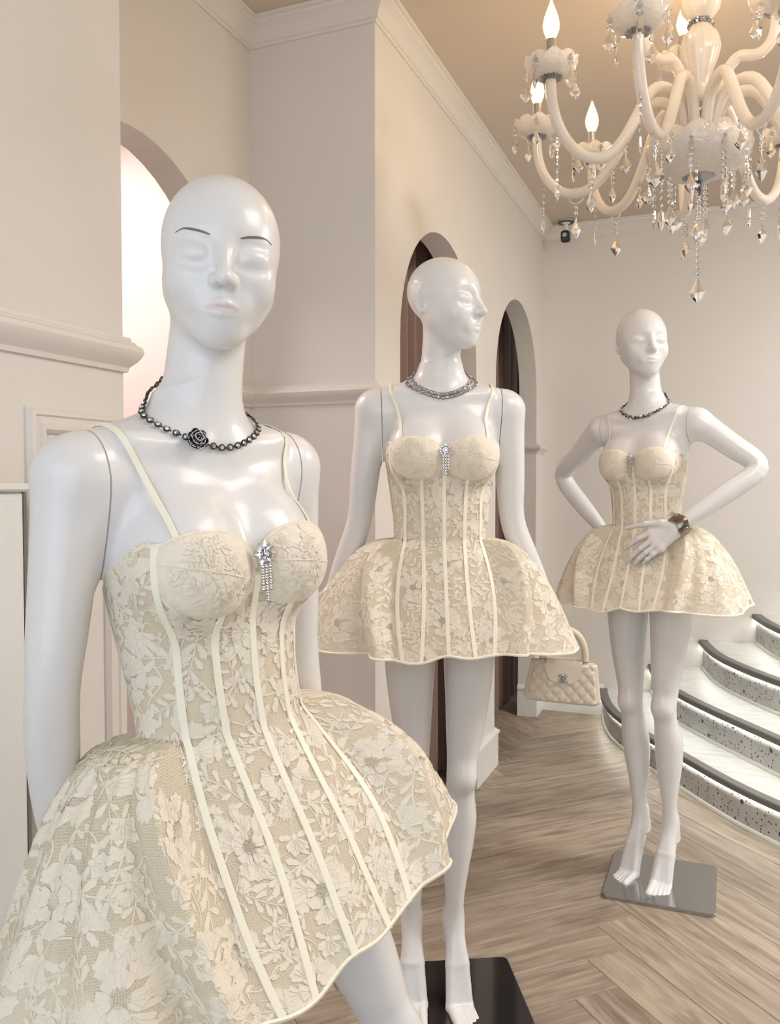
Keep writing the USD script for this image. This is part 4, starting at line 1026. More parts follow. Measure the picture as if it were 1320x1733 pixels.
def curl(seed, r=.026):
    q = np.random.default_rng(seed); L = Lace(); t = np.linspace(0, 1, 16)
    L.line(np.stack([(t - .5) * 2 * r, r * .35 * np.sin(t * 5 + q.uniform(0, 6))], 1), .0010, .0011)
    for k in (4, 9, 13):
        o, c = petal(r * .42, r * .22, q.uniform(-2, 2), 0, .08, 3, 9); b = V((t[k] - .5) * 2 * r, 0); L.shape(o + b, c + b, 0, .0009, .0005)
    return L.get()
LIB = {'rose': [rose(i) for i in range(4)], 'blossom': [blossom(i) for i in range(3)], 'spray': [spray(i) for i in range(5)], 'curl': [curl(i) for i in range(3)]}
def dart(n, rmin, taken, pad):
    """points spread over the sheet at least rmin from one another and pad from those taken before"""
    cand = n * 40; u = rng.random(cand); z = .853 + (1.325 - .853) * rng.random(cand)
    w = np.linalg.norm(SO.p(u + .01, z) - SO.p(u - .01, z), axis=1); keep = rng.random(cand) < w / w.max(); u, z = u[keep], z[keep]
    ok = (z < ztop(u) - .004) & (z > hem(u) + .004); u, z = u[ok], z[ok]
    # keep off the cups
    P = SO.p(u, z); off = ~((P[:, 1] < 0) & ((((np.abs(P[:, 0]) - .0625) / .054) ** 2 + ((P[:, 2] - 1.288) / .046) ** 2) < 1)); u, z, P = u[off], z[off], P[off]
    out = []; pts = [np.asarray(t[0]) for t in taken]; rad = [t[1] for t in taken]
    T = np.array(pts).reshape(-1, 3); Rr = np.array(rad)
    acc = np.zeros((0, 3))
    for uu, zz, p in zip(u, z, P):
        if len(T) and (np.linalg.norm(T - p, axis=1) < Rr + pad).any(): continue
        if len(acc) and (np.linalg.norm(acc - p, axis=1) < rmin).any(): continue
        acc = np.vstack([acc, p]); out.append((uu, zz, p))
        if len(out) >= n: break
    return out
taken, VV, FF, cnt = [], [], [], 0
def lay(kind, spots, rad, smin_, smax_):
    global cnt
    for uu, zz, p in spots:
        v, f = LIB[kind][rng.integers(len(LIB[kind]))]; a = rng.uniform(0, 2 * PI) if kind != 'rose' else rng.uniform(-.8, .8); sc_ = rng.uniform(smin_, smax_)
        c, s = math.cos(a) * sc_, math.sin(a) * sc_; xy = v[:, :2] @ np.array([[c, s], [-s, c]])
        e = .003; du = np.linalg.norm(SO.p(uu + e, zz) - SO.p(uu - e, zz)) / (2 * e); dz = np.linalg.norm(SO.p(uu, min(zz + e, 1.35)) - SO.p(uu, zz - e)) / (2 * e)
        U, Z = uu + xy[:, 0] / max(du, .2), zz + xy[:, 1] / max(dz, .8)
        out = (Z > ztop(U) - .001) | (Z < hem(U) + .0015)
        Z = np.clip(Z, hem(U) + .001, 1.345)
        P = SO.p(U, Z) + SO.n(U, Z) * (v[:, 2] * .70 + .0004)[:, None]
        bad = (Z > ztop(U) + .002)
        f = f[~bad[f].any(1)]
        e3 = np.stack([np.linalg.norm(P[f[:, i]] - P[f[:, (i + 1) % 3]], axis=1) for i in range(3)], 1); e2 = np.stack([np.linalg.norm(v[f[:, i], :2] - v[f[:, (i + 1) % 3], :2], axis=1) for i in range(3)], 1) * sc_
        f = f[(e3 < e2 * 1.9 + .0016).all(1)]
        VV.append(P); FF.append(f + cnt); cnt += len(P)
        taken.append((p, rad * sc_))
lay('rose', dart(170, .084, [], 0), .036, .80, 1.15)
lay('blossom', dart(220, .042, taken, .014), .018, .7, 1.15)
lay('spray', dart(420, .034, taken, .008), .014, .75, 1.15)
lay('curl', dart(600, .024, taken, .006), .010, .7, 1.1)
LV, LF = np.vstack(VV), np.vstack(FF)
part('lace_flowers', (LV, LF), 'lace_thread', dress0, smooth=True, kind='stuff', label='raised cream lace flowers and leaves')
# light embroidery on the cups
VV2, FF2, c2 = [], [], 0
for s, Pc in zip((-1, 1), CUP):
    nr, na, _ = Pc.shape
    flat = Pc.reshape(-1, 3); tree = cKDTree(flat[:, [0, 2]]); nrm = fgrad(TORSO, flat)
    for k in range(11):
        a, r = rng.uniform(0, 2 * PI), math.sqrt(rng.random()) * .74
        b = V(s * .0625 + .058 * r * math.cos(a), 1.288 + .048 * r * math.sin(a))
        v, f = LIB['spray' if k % 3 else 'blossom'][k % 3]; an = rng.uniform(0, 6.28); sc_ = .62
        xy = v[:, :2] @ np.array([[math.cos(an), math.sin(an)], [-math.sin(an), math.cos(an)]]) * sc_ + b
        d, i = tree.query(xy, k=4); w = 1 / (d + 1e-4); w /= w.sum(1, keepdims=True)
        base = (flat[i] * w[..., None]).sum(1); nn = (nrm[i] * w[..., None]).sum(1)
        inside = (((xy[:, 0] - s * .0625) / .057) ** 2 + ((xy[:, 1] - 1.288) / .049) ** 2) < .92
        P = np.stack([xy[:, 0], base[:, 1], xy[:, 1]], 1) + nn * (v[:, 2] * .45 + .0004)[:, None]
        f = f[inside[f].all(1)]; VV2.append(P); FF2.append(f + c2); c2 += len(P)
part('cup_embroidery', (np.vstack(VV2), np.vstack(FF2)), 'cup_cloth', dress0, smooth=True, kind='stuff')
def sew(M4, label, warp=None):
    root = thing('lace_dress', label, 'dress', mat4=M4, group='corset lace dresses worn by the mannequins'); made = []
    for name, mesh, m, parent, k in PARTS:
        v, f = (mesh.vertices, mesh.faces) if hasattr(mesh, 'faces') else mesh
        made.append(obj(name, (warp(np.array(v)) if warp else v, f), m, root if parent is None else made[parent], **k))
    return root
def copy_of(prim, M4, label, name=None):
    x = UsdGeom.Xform.Define(stage, numbered('/World/' + (name or prim.GetName()))); q = x.GetPrim()
    q.GetReferences().AddInternalReference(prim.GetPath()); q.SetInstanceable(True)
    x.ClearXformOpOrder(); x.AddTransformOp(opSuffix='set').Set(Gf.Matrix4d(*np.asarray(M4, float).T.ravel()))
    for k in ('category', 'group'):
        if prim.GetCustomDataByKey(k): q.SetCustomDataByKey(k, prim.GetCustomDataByKey(k))
    q.SetCustomDataByKey('label', label); return q
dress0 = sew(W_MID, 'cream lace corset mini dress on the middle mannequin, beside the pale handbag')
copy_of(dress0, W_FAR @ T_FAR @ np.diag([.965, 1, 1, 1.]), 'cream lace corset mini dress with a mannequin hand laid across its front, nearest the stairs')
def hitch(P):                       # the near dress sits hitched up on the hip that is thrust out
    w = np.clip((1.17 - P[:, 2]) / .22, 0, 1); w = w * w * (3 - 2 * w); xv = P @ VX; P += (w * (.018 + .045 * np.maximum(xv, 0)))[:, None] * VX; P[:, 2] += w * (np.where(xv > 0, .82, .35) * xv * np.abs(xv) - .016); return P
sew(W_NEAR @ T_NEAR, 'cream lace corset mini dress on the nearest mannequin, cut off by the picture bottom', hitch)

# ================================================================== JEWELLERY
def sphere(c, r, n=6, m=8):
    t = np.linspace(0, PI, n); v, f = lathe([(math.sin(a) * r, -math.cos(a) * r) for a in t], m); return v + V(*c), f
def gem(r, h, n=8):
    """cut stone: table up +z"""
    return lathe([(0, -h * .8), (r, 0), (r * .98, h * .12), (r * .62, h * .5), (0, h * .5)], n)
def stones(list_rt, n=8): return cat(*[tf(gem(r, r * 1.1, n), m4(align(nrm), c)) for c, nrm, r in list_rt])
def collar_path(f, n, dz=0, rise=.052, off=.0035, start=0.):
    """n evenly spaced points of a loop lying on the neck, high at the nape, beginning at the angle start from the front"""
    m = 160; ph = start + np.linspace(0, 2 * PI, m, endpoint=False); z = 1.424 + dz + rise * (1 - np.cos(ph)) ** .9
    c = np.stack([0 * ph, 0 * ph + .016, z], 1); d = np.stack([np.sin(ph), -np.cos(ph), 0 * ph], 1); r = np.full(m, .10)
    for _ in range(70): r -= np.clip((f(c + d * r[:, None]) - off) * .6, -.01, .02)
    P = c + d * r[:, None]; Q = np.vstack([P, P[:1]]); t = np.r_[0, np.cumsum(np.linalg.norm(np.diff(Q, axis=0), axis=1))]; q = np.linspace(0, t[-1], n, endpoint=False)
    return np.stack([np.interp(q, t, Q[:, k]) for k in range(3)], 1)

def link_necklace(W4, f, label):
    t = thing('necklace', label, 'necklace', mat4=W4)
    n = 40; P = collar_path(f, n, off=.0038, start=-.55); N = fgrad(f, P)
    tan = np.roll(P, -1, 0) - np.roll(P, 1, 0); tan /= np.linalg.norm(tan, axis=1, keepdims=True)
    for i in range(n):
        if i in (0,): continue
        R = np.stack([tan[i], np.cross(N[i], tan[i]), N[i]], 1); M_ = m4(R, P[i])
        bez = cat(lathe([(.0012, -.0022), (.0040, -.0018), (.0043, .0006), (.0036, .0012), (.0031, .0004)], 12), tube([(.0040, 0, 0), (.0058, 0, -.0008)], .0012, 6))
        l = obj('link', tf(bez, M_), 'antique_metal', t, smooth=35)
        obj('rhinestone', tf(gem(.0032, .0036, 8), M_), 'rhinestone', l)
    # pave rose at the front
    c, nn = P[0] + N[0] * .004, N[0]; R = np.stack([tan[0], np.cross(nn, tan[0]), nn], 1); M_ = m4(R, c + R[:, 1] * -.001)
    rose_, beads = [], []
    for ring, (np_, rad, wd, hgt) in enumerate(((6, .0115, .0085, .001), (5, .0080, .0070, .0035), (4, .0046, .0050, .0058))):
        for i in range(np_):
            a = 2 * PI * (i + .5 * ring) / np_; U, Wd = np.meshgrid(np.linspace(-1, 1, 9), np.linspace(0, 1, 6))
            rr = rad * (.35 + .75 * Wd); aa = a + U * (wd / rad) * .62 * np.sqrt(np.clip(Wd, .02, 1)) ; zz = hgt + .0028 * Wd ** 2 - .0030 * (1 - Wd) + .0008 * (1 - U ** 2)
            g = np.stack([rr * np.cos(aa) * (1 - .12 * U ** 2 * Wd), rr * np.sin(aa) * (1 - .12 * U ** 2 * Wd), zz], -1)
            v = np.vstack([g.reshape(-1, 3), g.reshape(-1, 3) - V(0, 0, .0009)]); ff = gridfaces(6, 9); rose_.append((v, np.vstack([ff, ff[:, ::-1] + 54])))
            for q in np.linspace(-.9, .9, 7): beads.append((np.array([np.interp(q, U[0], g[-1, :, k]) for k in range(3)]) + V(0, 0, .0005), .00085))
            for q in np.linspace(-.7, .7, 4): beads.append((np.array([np.interp(q, U[0], g[3, :, k]) for k in range(3)]) + V(0, 0, .0006), .0008))
    ro = obj('rose_pendant', tf(cat(*rose_, lathe([(0, -.003), (.010, -.002), (.011, -.0005), (0, .0005)], 16)), M_), 'antique_metal', t, smooth=50, label='blackened metal rose set with tiny stones')
    obj('pave_stones', tf(cat(*[sphere(c_, r_, 5, 6) for c_, r_ in beads]), M_), 'rhinestone', ro, smooth=60, kind='stuff')
link_necklace(W_NEAR @ T_NEAR, NEAR, 'dark crystal choker with a blackened rose pendant on the nearest mannequin')

def double_chain(W4, f, label):
    t = thing('necklace', label, 'necklace', mat4=W4); n = 46; rings, gems = [], []
    for row in range(2):
        P = collar_path(f, n, dz=.0042 - row * .0078, off=.0030); N = fgrad(f, P); tan = np.roll(P, -1, 0) - np.roll(P, 1, 0); tan /= np.linalg.norm(tan, axis=1, keepdims=True)
        for i in range(n):
            R = np.stack([tan[i], np.cross(N[i], tan[i]), N[i]], 1); a = np.linspace(0, 2 * PI, 11)[:-1]
            tilt_ = .35 if (i + row) % 2 else -.35
            rings.append(tf(tube(np.stack([.0050 * np.cos(a), .0034 * np.sin(a), .0012 * np.cos(a) * tilt_ * 3], 1), .0011, 6, closed=True), m4(R, P[i])))
            if i % 2 == row: gems.append((P[i] + N[i] * .001, N[i], .0024))
    obj('link_chain', cat(*rings), 'dark_chrome', t, smooth=40, kind='stuff'); obj('rhinestone_row', stones(gems), 'rhinestone', t, kind='stuff')
    P = collar_path(f, n); obj('clasp', tf(bevel_box(.010, .005, .003, .001), m4(None, P[n // 2])), 'dark_chrome', t)
double_chain(W_MID, MID, 'double row silver chain choker on the middle mannequin')
def cluster(W4, f, label):
    t = thing('necklace', label, 'necklace', mat4=W4); n = 54; P = collar_path(f, n, off=.003); N = fgrad(f, P); q = np.random.default_rng(5); g1, g2 = [], []
    for i in range(n):
        up_ = V(0, 0, 1) - N[i] * N[i][2]
        for k in (-1, 0, 1):
            (g1 if q.random() < .55 else g2).append((P[i] + up_ * k * .0040 + N[i] * q.uniform(.0005, .002), N[i] + q.normal(0, .25, 3), q.uniform(.0021, .0031)))
    obj('collar_band', tube(P, .0022, 6, closed=True), 'antique_metal', t, smooth=40); obj('dark_stones', stones(g1, 7), 'antique_metal', t, kind='stuff'); obj('rhinestones', stones(g2, 7), 'rhinestone', t, kind='stuff')
cluster(W_FAR @ T_FAR, FAR, 'dark jewelled collar with small clustered stones on the mannequin by the stairs')

# brooch: a starburst of long stones with three dangling strands
b0 = thing('brooch', 'crystal starburst brooch with dangling strands on the middle dress', 'brooch', group='crystal brooches pinned between the cups')
BR = V(0, -radial(V(0.), V(1.300), .0165)[0], 1.300)
M_B = m4(np.stack([V(1, 0, 0), V(0, 0, 1), V(0, -1, 0)], 1) * 1.2, BR)          # local x right, y up, z outwards
obj('setting', cat(lathe([(0, -.002), (.0095, -.0015), (.010, 0), (0, .0008)], 18), *[tube([(math.cos(a) * .003, math.sin(a) * .003, .0005), (math.cos(a) * .0125, math.sin(a) * .0125, .0005)], .0009, 5) for a in np.arange(12) * PI / 6]), 'chrome', b0, smooth=40)
for i in range(12):
    a = i * PI / 6; M_ = rotz(a); st_l = .0115 if i % 2 else .0098
    v = np.array([(.0030, 0, .0005), (.0070, .0022, .0012), (.0030 + st_l, 0, .001), (.0070, -.0022, .0012), (.0072, 0, .0040), (.007, 0, -.0005)]); f = np.array([[0, 4, 1], [1, 4, 2], [2, 4, 3], [3, 4, 0], [0, 1, 5], [1, 2, 5], [2, 3, 5], [3, 0, 5]])[:, ::-1]
    obj('petal_stone', (v @ M_.T, f), 'rhinestone', b0)
obj('centre_stone', tf(gem(.0030, .0036, 10), m4(None, (0, 0, .003))), 'rhinestone', b0)
for k, (x, nst) in enumerate(((-.0046, 5), (0, 7), (.0046, 5))):
    pts = [(x, -.0115 - .0053 * j, .0018) for j in range(nst)]
    s_ = obj('dangling_strand', cat(tube([(x, -.006, .001), pts[-1]], .0005, 5), *[tf(lathe([(.0010, -.001), (.0024, -.0008), (.0025, .0004), (.0019, .0008)], 8), m4(None, p)) for p in pts]), 'chrome', b0, smooth=40)
    obj('strand_stones', cat(*[tf(gem(.0020, .0024, 7), m4(None, p)) for p in pts]), 'rhinestone', s_)
b0.RemoveProperty('xformOp:translate'); UsdGeom.Xformable(b0).ClearXformOpOrder(); UsdGeom.Xformable(b0).AddTransformOp(opSuffix='set').Set(Gf.Matrix4d(*(W_MID @ M_B).T.ravel()))
copy_of(b0, W_FAR @ T_FAR @ M_B, 'crystal starburst brooch with dangling strands on the dress nearest the stairs')
copy_of(b0, W_NEAR @ T_NEAR @ M_B, 'largest crystal starburst brooch, on the nearest dress')
# cuff bracelet
d_ = ARM_FAR[1][2] - ARM_FAR[1][1]; d_ /= np.linalg.norm(d_); M_ = m4(align(d_, (0, -1, 0)), ARM_FAR[1][2] - d_ * .012); M_[:3, :3] *= 1.18
br = thing('bracelet', 'wide dark bronze cuff bracelet on the wrist of the mannequin by the stairs', 'bracelet', mat4=W_FAR @ T_FAR @ M_)
def cuff(ph, i, r, z): return r * (1 + .05 * np.cos(2 * ph)), z + .003 * np.sin(3 * ph)
obj('cuff', lathe([(.0215, -.013), (.0235, -.0145), (.0250, -.011), (.0258, 0), (.0250, .011), (.0235, .0145), (.0215, .013), (.0208, 0), (.0215, -.013)], 40, cuff), 'bronze', br, smooth=50)
for a in (-1.2, -.4, .4, 1.2, 2.2, -2.2): obj('cabochon', tf(sphere((0, 0, 0), .0065, 7, 12), m4(rotz(a - 1.57) @ np.diag([.45, 1, 1.25]), tuple(rotz(a - 1.57) @ V(.0262, 0, 0)))), 'dark_chrome', br, smooth=True)

# ================================================================== HANDBAG hanging from the middle mannequin's fingers
hook = (W_MID @ V(.291, .058, .872, 1))[:3]
bag = thing('handbag', 'pale quilted leather handbag with a rigid arched handle hanging from the middle mannequin\'s hand', 'handbag', mat4=m4(rotz(D(10)) @ roty(D(3)), hook - V(-.010, .002, .170)))
BW, BT, BH = .186, .156, .096
def bag_ring(z, n=220):
    q = z / BH; w = BW + (BT - BW) * q; dp = .058 + (.030 - .058) * q; t = np.linspace(0, 2 * PI, 8001)
    e = .42; x = w / 2 * np.sign(np.cos(t)) * np.abs(np.cos(t)) ** e; y = dp / 2 * np.sign(np.sin(t)) * np.abs(np.sin(t)) ** e
    L = np.r_[0, np.cumsum(np.hypot(np.diff(x), np.diff(y)))]; q = np.linspace(0, L[-1], n, endpoint=False); return np.interp(q, L, x), np.interp(q, L, y)
zs_, rings_ = np.r_[0, .0015, .004, np.linspace(.008, BH - .004, 46), BH - .001, BH], []
for z in zs_:
    x, y = bag_ring(z); in_ = 1 - .10 * max(0, 1 - z / .008) ** 2 - .06 * max(0, 1 - (BH - z) / .004)
    pil = (np.abs(np.cos(PI * (x + z - .01) / .036)) * np.abs(np.cos(PI * (x - z + .01) / .036))) ** .35 if 0 < z < BH else 0 * x
    pil = np.abs(np.sin(PI * (x + z) / .030)) ** .45 * np.abs(np.sin(PI * (x - z) / .030)) ** .45
    face = np.abs(y) > .85 * np.abs(y).max()
    rings_.append(np.stack([x * in_, y * in_ + np.sign(y) * .0062 * pil * face * (z > .002) * (z < BH - .003), np.full(len(x), z)], 1))
G = np.array(rings_); nR = len(x); v = np.vstack([G.reshape(-1, 3), [(0, 0, 0), (0, 0, BH)]]); f = gridfaces(len(zs_), nR, True); j = np.arange(nR); j2 = (j + 1) % nR; m_ = (len(zs_) - 1) * nR
obj('bag_body', (v, np.vstack([f, np.stack([np.full(nR, len(v) - 2), j2, j], 1), np.stack([np.full(nR, len(v) - 1), m_ + j, m_ + j2], 1)])), 'bag_leather', bag, smooth=60)
# flap with rounded lower edge, folded over the top
fx_, fz_ = np.meshgrid(np.linspace(-1, 1, 25), np.linspace(0, 1, 16))
hw = .043; low_ = .052 * (1 - .62 * np.abs(fx_) ** 5)
arcl = fz_ * (low_ + .026); X = fx_ * hw; Y = np.where(arcl < .026, .012 - arcl, -.0185 - (arcl - .026) * .16); Zf = np.where(arcl < .026, BH + .0045, BH + .0045 - np.clip(arcl - .026, 0, 1)); Y = np.where((arcl >= .022) & (arcl < .030), -.0165, Y)
fo = np.stack([X, Y, Zf], -1); n_ = np.where((arcl < .026)[..., None], V(0, 0, 1), V(0, -1, .16)); fo = fo + n_ * .0022; fi = fo - n_ * .0048
m_ = fo[..., 0].size; ff = gridfaces(16, 25)
rim = np.r_[np.arange(25), np.arange(1, 16) * 25 + 24, (15 * 25 + np.arange(24))[::-1], (np.arange(1, 15) * 25)[::-1]]; r2 = np.roll(rim, -1)
obj('flap', (np.vstack([fo.reshape(-1, 3), fi.reshape(-1, 3)]), np.vstack([ff[:, ::-1], ff + m_, np.stack([rim, r2, r2 + m_], 1), np.stack([rim, r2 + m_, rim + m_], 1)])), 'bag_leather', bag, smooth=40, label='plain flap with a curved edge')
def arc_tube(c, r, a0, a1, w, n=22): a = np.linspace(a0, a1, n); return tube(np.stack([c[0] + r * np.cos(a), 0 * a, c[1] + r * np.sin(a) * 1.0], 1), w, 8)
clasp = cat(arc_tube((.0046, 0), .0088, .72, 2 * PI - .72, .0015), tf(arc_tube((-.0046, 0), .0088, PI + .72, 3 * PI - .72, .0015), m4(None, (0, -.0006, 0))))
obj('clasp', tf(clasp, m4(None, (0, -.0312, BH - .036))), 'dark_chrome', bag, smooth=50, label='metal clasp of two interlocking C shapes back to back')
obj('clasp_plate', tf(bevel_box(.020, .003, .014, .001), m4(None, (0, -.0268, BH - .036))), 'bag_leather', bag)
a = np.linspace(0, PI, 26); arch = np.stack([.050 * np.cos(a) * (1 + .04 * np.sin(a)), np.full(26, -.004), BH - .012 + .090 * np.sin(a) ** .75], 1)
p_, t_, n_, b_ = frames(arch); sq = np.arange(12) * 2 * PI / 12
hv = p_[:, None] + .0085 * np.cos(sq)[None, :, None] * np.cross(t_, V(0, 1, 0))[:, None] + .0110 * np.sin(sq)[None, :, None] * V(0, 1, 0)
hv = hv.reshape(-1, 3); hf = gridfaces(26, 12, True); obj('handle', (hv, hf[:, ::-1]), 'bag_leather', bag, smooth=60)
for s in (-1, 1): obj('handle_ring', tube([(s * .050 + .0075 * math.cos(q), -.004 + .0105 * math.sin(q), BH + .004) for q in np.linspace(0, 2 * PI, 17)[:-1]], .0014, 6, closed=True), 'dark_chrome', bag, smooth=50)

# ================================================================== CHANDELIER
CC = (rgt * .772 + V(fwd[0], fwd[1], 0) / math.cos(PITCH) * 2.12)
ch = thing('chandelier', 'white glass chandelier with curved arms, candle bulbs and hanging crystals', 'chandelier', (CC[0], CC[1], 0))
def flute(n, k): return lambda ph, i, r, z: (r * (1 + k * np.cos(n * ph)), np.full(len(ph), z))
obj('stem_ball', lathe([(.020, 2.372), (.030, 2.380), (.044, 2.398), (.049, 2.424), (.044, 2.452), (.028, 2.470), (.018, 2.474)], 48, flute(12, .012)), 'milk_glass', ch, smooth=50)
obj('stem_baluster', lathe([(.030, 2.166), (.031, 2.174), (.024, 2.184), (.020, 2.200), (.022, 2.222), (.030, 2.250), (.042, 2.280), (.048, 2.308), (.043, 2.335), (.030, 2.350), (.026, 2.362), (.020, 2.366)], 60, flute(14, .03)), 'milk_glass', ch, smooth=50)
obj('stem_collar', lathe([(.012, 2.358), (.030, 2.360), (.031, 2.366), (.026, 2.370), (.027, 2.374), (.020, 2.378), (.012, 2.38)], 40, lambda ph, i, r, z: (r * (1 + .06 * np.sign(np.cos(20 * ph))), np.full(len(ph), z))), 'dark_chrome', ch, smooth=30)
obj('stem_rod', cat(tube([(0, 0, 1.99), (0, 0, 2.56)], .010, 14), lathe([(0, 2.145), (.024, 2.147), (.025, 2.153), (.014, 2.158), (.014, 2.166), (0, 2.166)], 28)), 'chrome', ch, smooth=40)
obj('ceiling_canopy', lathe([(0, ZC - .045), (.02, ZC - .044), (.05, ZC - .028), (.062, ZC - .006), (.063, ZC - .0005), (0, ZC - .0005)], 40), 'chrome', ch, smooth=40)
obj('upper_ball', lathe([(.012, 2.478), (.03, 2.486), (.036, 2.503), (.03, 2.52), (.012, 2.528)], 40), 'milk_glass', ch, smooth=50)
def petals(n, amp, k0, diamond):
    def mod(ph, i, r, z):
        q = max(0, (i - k0)); u = np.abs(np.cos(n * ph / 2)); rr = r * (1 + .018 * diamond * np.sign(np.cos(n * ph + PI * (i % 2)))) * (1 + .03 * (u - .5) * min(q, 2))
        return rr, z + amp * (u - .55) * min(q, 3) / 3
    return mod
bowl = [(r_, 1.990 + (z_ - 1.990) * .70) for r_, z_ in [(.016, 1.990), (.040, 1.992), (.070, 2.002), (.094, 2.018), (.112, 2.040), (.123, 2.066), (.126, 2.092), (.122, 2.114), (.118, 2.124), (.113, 2.122), (.117, 2.110), (.119, 2.090), (.110, 2.05), (.08, 2.016), (.04, 2.0), (.016, 1.996)]]
def bowlmod(ph, i, r, z):
    up_ = np.clip((z - 2.03) / .05, 0, 1); u = np.abs(np.cos(6 * ph)); return r * (1 + .024 * np.cos(20 * ph + PI * (i % 2)) * (.03 < r < .127)), z + .016 * (u - .5) * up_
obj('bowl', lathe(bowl, 96, bowlmod), 'carved_glass', ch, smooth=60, label='scalloped white glass bowl under the stem')
obj('finial', lathe([(0, 1.945), (.006, 1.948), (.010, 1.956), (.006, 1.962), (.012, 1.966), (.013, 1.972), (.008, 1.976), (.024, 1.984), (.040, 1.990), (.012, 1.994), (0, 1.994)], 30), 'dark_chrome', ch, smooth=40)
cup_prof = [(.014, .000), (.028, .002), (.040, .007), (.050, .014), (.057, .023), (.061, .034), (.062, .038), (.059, .037), (.054, .024), (.038, .010), (.014, .004)]
def cupmod(ph, i, r, z):
    up_ = min(max((z - .010) / .02, 0), 1); u = np.abs(np.cos(5 * ph)); return r * (1 + .030 * np.cos(15 * ph + PI * (i % 2)) * (r > .02)), z + .010 * (u - .5) * up_
bulb_prof = [(.008, 0), (.0125, .006), (.0185, .022), (.0195, .034), (.0165, .050), (.0100, .068), (.0045, .082), (.0025, .090), (0, .0915)]
bead_m = lathe([(0, -.0066), (.0043, -.0043), (.0068, 0), (.0043, .0043), (0, .0066)], 8)
slim_m = lathe([(0, -.0075), (.0034, -.0030), (.0034, .0030), (0, .0075)], 6)
def kite(h, w):
    """flat faceted drop: point up, broad shoulder low, point down"""
    t = np.arange(8) * PI / 4; v = [(0, 0, 0)]
    for z, s in ((-.28 * h, .42), (-.62 * h, 1.0), (-.80 * h, .62)): v += [(w / 2 * s * math.cos(a), w * .30 * s * math.sin(a), z) for a in t]
    v.append((0, 0, -h)); v = np.array(v); j = np.arange(8); j2 = (j + 1) % 8
    f = [np.stack([0 * j, 1 + j2, 1 + j], 1)]
    for k in range(2): a, b = 1 + 8 * k, 9 + 8 * k; f += [np.stack([a + j, a + j2, b + j2], 1), np.stack([a + j, b + j2, b + j], 1)]
    f.append(np.stack([17 + j, 17 + j2, np.full(8, 25)], 1)); return v, np.vstack(f)
def spear(h, w):
    v, f = lathe([(0, 0), (w * .35, -.12 * h), (w * .5, -.55 * h), (w * .38, -.78 * h), (0, -h)], 6); return v * V(1, .6, 1), f
crng = np.random.default_rng(11)
def strand(x, y, z, n, kind='kite', bead=None, h=.036, w=.024, gap=None, face=None):
    bm = bead_m if bead is None else bead; g = gap or (.0140 if bead is None else .0175)
    M_ = m4(rotz(crng.uniform(0, PI) if face is None else face), (x, y, z))
    wire = [tube([(0, 0, 0), (0, 0, -.004 - g * n - .003)], .0006, 5), tube([(.0042 * math.cos(a), 0, -.0005 + .0042 * math.sin(a)) for a in np.linspace(0, 2 * PI, 11)[:-1]], .0006, 5, closed=True)]
    s_ = obj('crystal_strand', cat(*wire), 'chrome', ch, smooth=50, mat4=M_)
    for k in range(n): obj('bead', bm, 'crystal', s_, loc=(0, 0, -.004 - g * (k + .5)))
    obj('drop', kite(h, w) if kind == 'kite' else spear(h, w), 'crystal', s_, loc=(0, 0, -.005 - g * n))
def make_arm(ang, path, cupz, R, big=True):
    c, s = math.cos(ang), math.sin(ang); path = np.asarray(path, float)
    t = np.r_[0, np.cumsum(np.linalg.norm(np.diff(path, axis=0), axis=1))]; pp = CubicSpline(t, path)(np.linspace(0, t[-1], 46))
    P = np.stack([pp[:, 0] * c, pp[:, 0] * s, pp[:, 1]], 1)
    a = obj('arm', tube(P, np.linspace(.0145, .0125, 46), 14), 'milk_glass', ch, smooth=60)
    o = V(R * c, R * s, cupz)
    obj('drip_cup', tf(lathe(cup_prof, 72, cupmod), m4(None, o)), 'carved_glass', a, smooth=60)
    obj('collar', tf(lathe([(.0, -.006), (.020, -.005), (.026, .001), (.022, .003), (.014, .001), (0, .001)], 48, lambda ph, i, r, z: (r * (1 + (.09 * np.sign(np.cos(16 * ph)) if r > .019 else 0)), np.full(len(ph), z))), m4(None, o)), 'dark_chrome', a, smooth=30)
    obj('candle_tube', tf(lathe([(0, .006), (.0125, .008), (.0125, .086), (.0105, .089), (0, .089)], 24), m4(None, o)), 'chrome', a, smooth=40)
    b = m4(rotz(ang), o + V(0, 0, .089)); obj('bulb', tf(lathe(bulb_prof, 24), b), 'bulb_glass', a, smooth=60)
    obj('filament', tf(lathe([(0, .012), (.0060, .016), (.0085, .026), (.0075, .038), (.0035, .052), (0, .060)], 12), b), 'filament', a, smooth=60)
    return P, o
low = [(.030, 2.075), (.044, 2.135), (.078, 2.188), (.122, 2.195), (.165, 2.150), (.215, 2.065), (.275, 2.008), (.335, 2.005), (.390, 2.050), (.416, 2.115), (.420, 2.172)]
ANG = [D(a) + YAW for a in (115, 152, 199, 233, 274, 312, 350, 38, 76)]
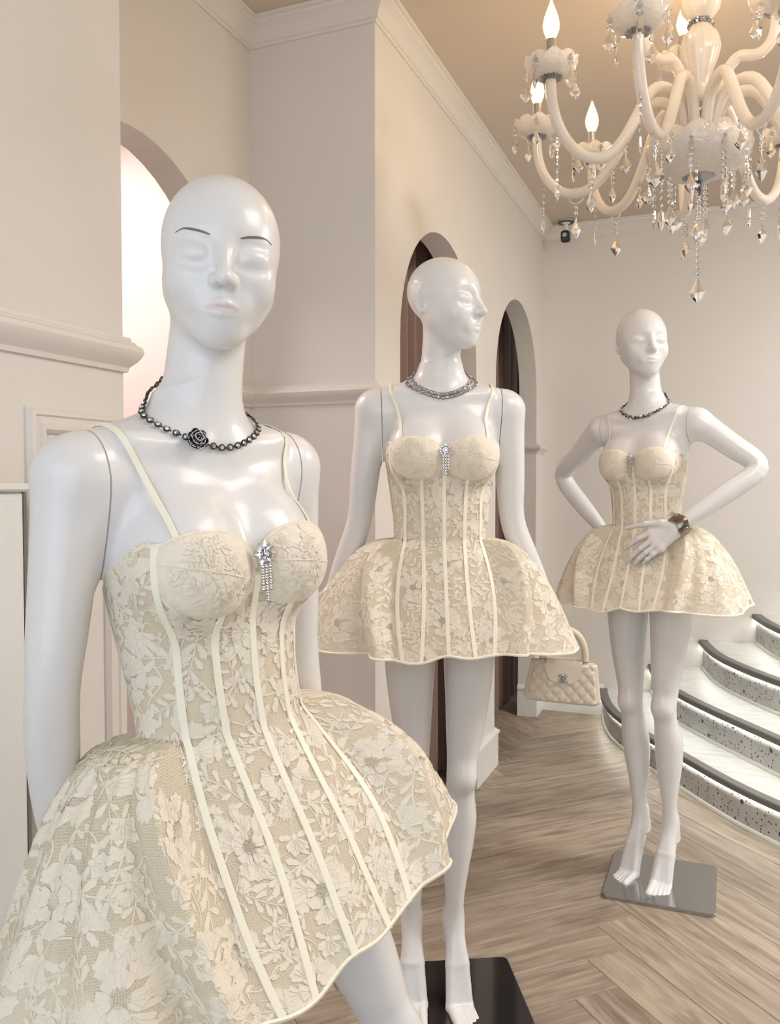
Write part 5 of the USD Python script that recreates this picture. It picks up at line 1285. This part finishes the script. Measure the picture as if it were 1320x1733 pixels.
for i, a in enumerate(ANG):
    P, o = make_arm(a, low, 2.170, .420)
    for k in range(5):                                   # drops around the drip cup
        q = a + .5 + k * 2 * PI / 5 + crng.uniform(-.15, .15); strand(o[0] + .060 * math.cos(q), o[1] + .060 * math.sin(q), o[2] + .034, 2, 'kite' if k % 3 else 'spear', h=.046, w=.031 if k % 3 else .016)
    ring_at = P[np.argmin(P[:, 2])] ; dq = V(-math.sin(a), math.cos(a), 0)
    rg = [ring_at + .021 * (math.cos(q) * V(math.cos(a), math.sin(a), 0) + math.sin(q) * V(0, 0, 1)) + V(0, 0, -.006) for q in np.linspace(0, 2 * PI, 21)[:-1]]
    obj('glass_ring', tube(rg, .0022, 8, closed=True), 'crystal', ch, smooth=60)
    e = ring_at + V(0, 0, -.0275)
    if i % 2: strand(e[0], e[1], e[2], 2, 'kite', h=.060, w=.042)
    else: strand(e[0], e[1], e[2], 3, 'kite', h=.056, w=.040)
    m1_ = P[38]; strand(m1_[0], m1_[1], m1_[2] - .013, 5 + i % 3, 'spear', slim_m, h=.040, w=.014)
    m2_ = P[22]; strand(m2_[0], m2_[1], m2_[2] - .013, 2 + i % 2, 'kite', h=.046, w=.032)
up_path = [(.022, 2.07), (.034, 2.14), (.060, 2.225), (.095, 2.262), (.128, 2.255), (.158, 2.268), (.172, 2.300), (.175, 2.342)]
for a in (84, 204, 324): 
    P, o = make_arm(D(a) + YAW, up_path, 2.340, .175)
    for k in range(4): q = D(a) + k * PI / 2; strand(o[0] + .060 * math.cos(q), o[1] + .060 * math.sin(q), o[2] + .034, 2, 'kite')
for k in range(10):                                      # long strands from the bowl's rim
    q = k * 2 * PI / 10 + .2; n = (8, 5, 9, 6)[k % 4]; strand(.121 * math.cos(q), .121 * math.sin(q), 2.058, n, 'kite' if k % 2 else 'spear', None if k % 3 else slim_m, h=.054, w=.037 if k % 2 else .017)
for k in range(6):
    q = k * PI / 3 + .5; strand(.075 * math.cos(q),   .075 * math.sin(q), 1.995, (5, 7, 4)[k % 3], 'kite', None if k % 2 else slim_m, h=.052, w=.036)
strand(0, 0, 1.945, 13, 'kite', h=.066, w=.046, gap=.0150)
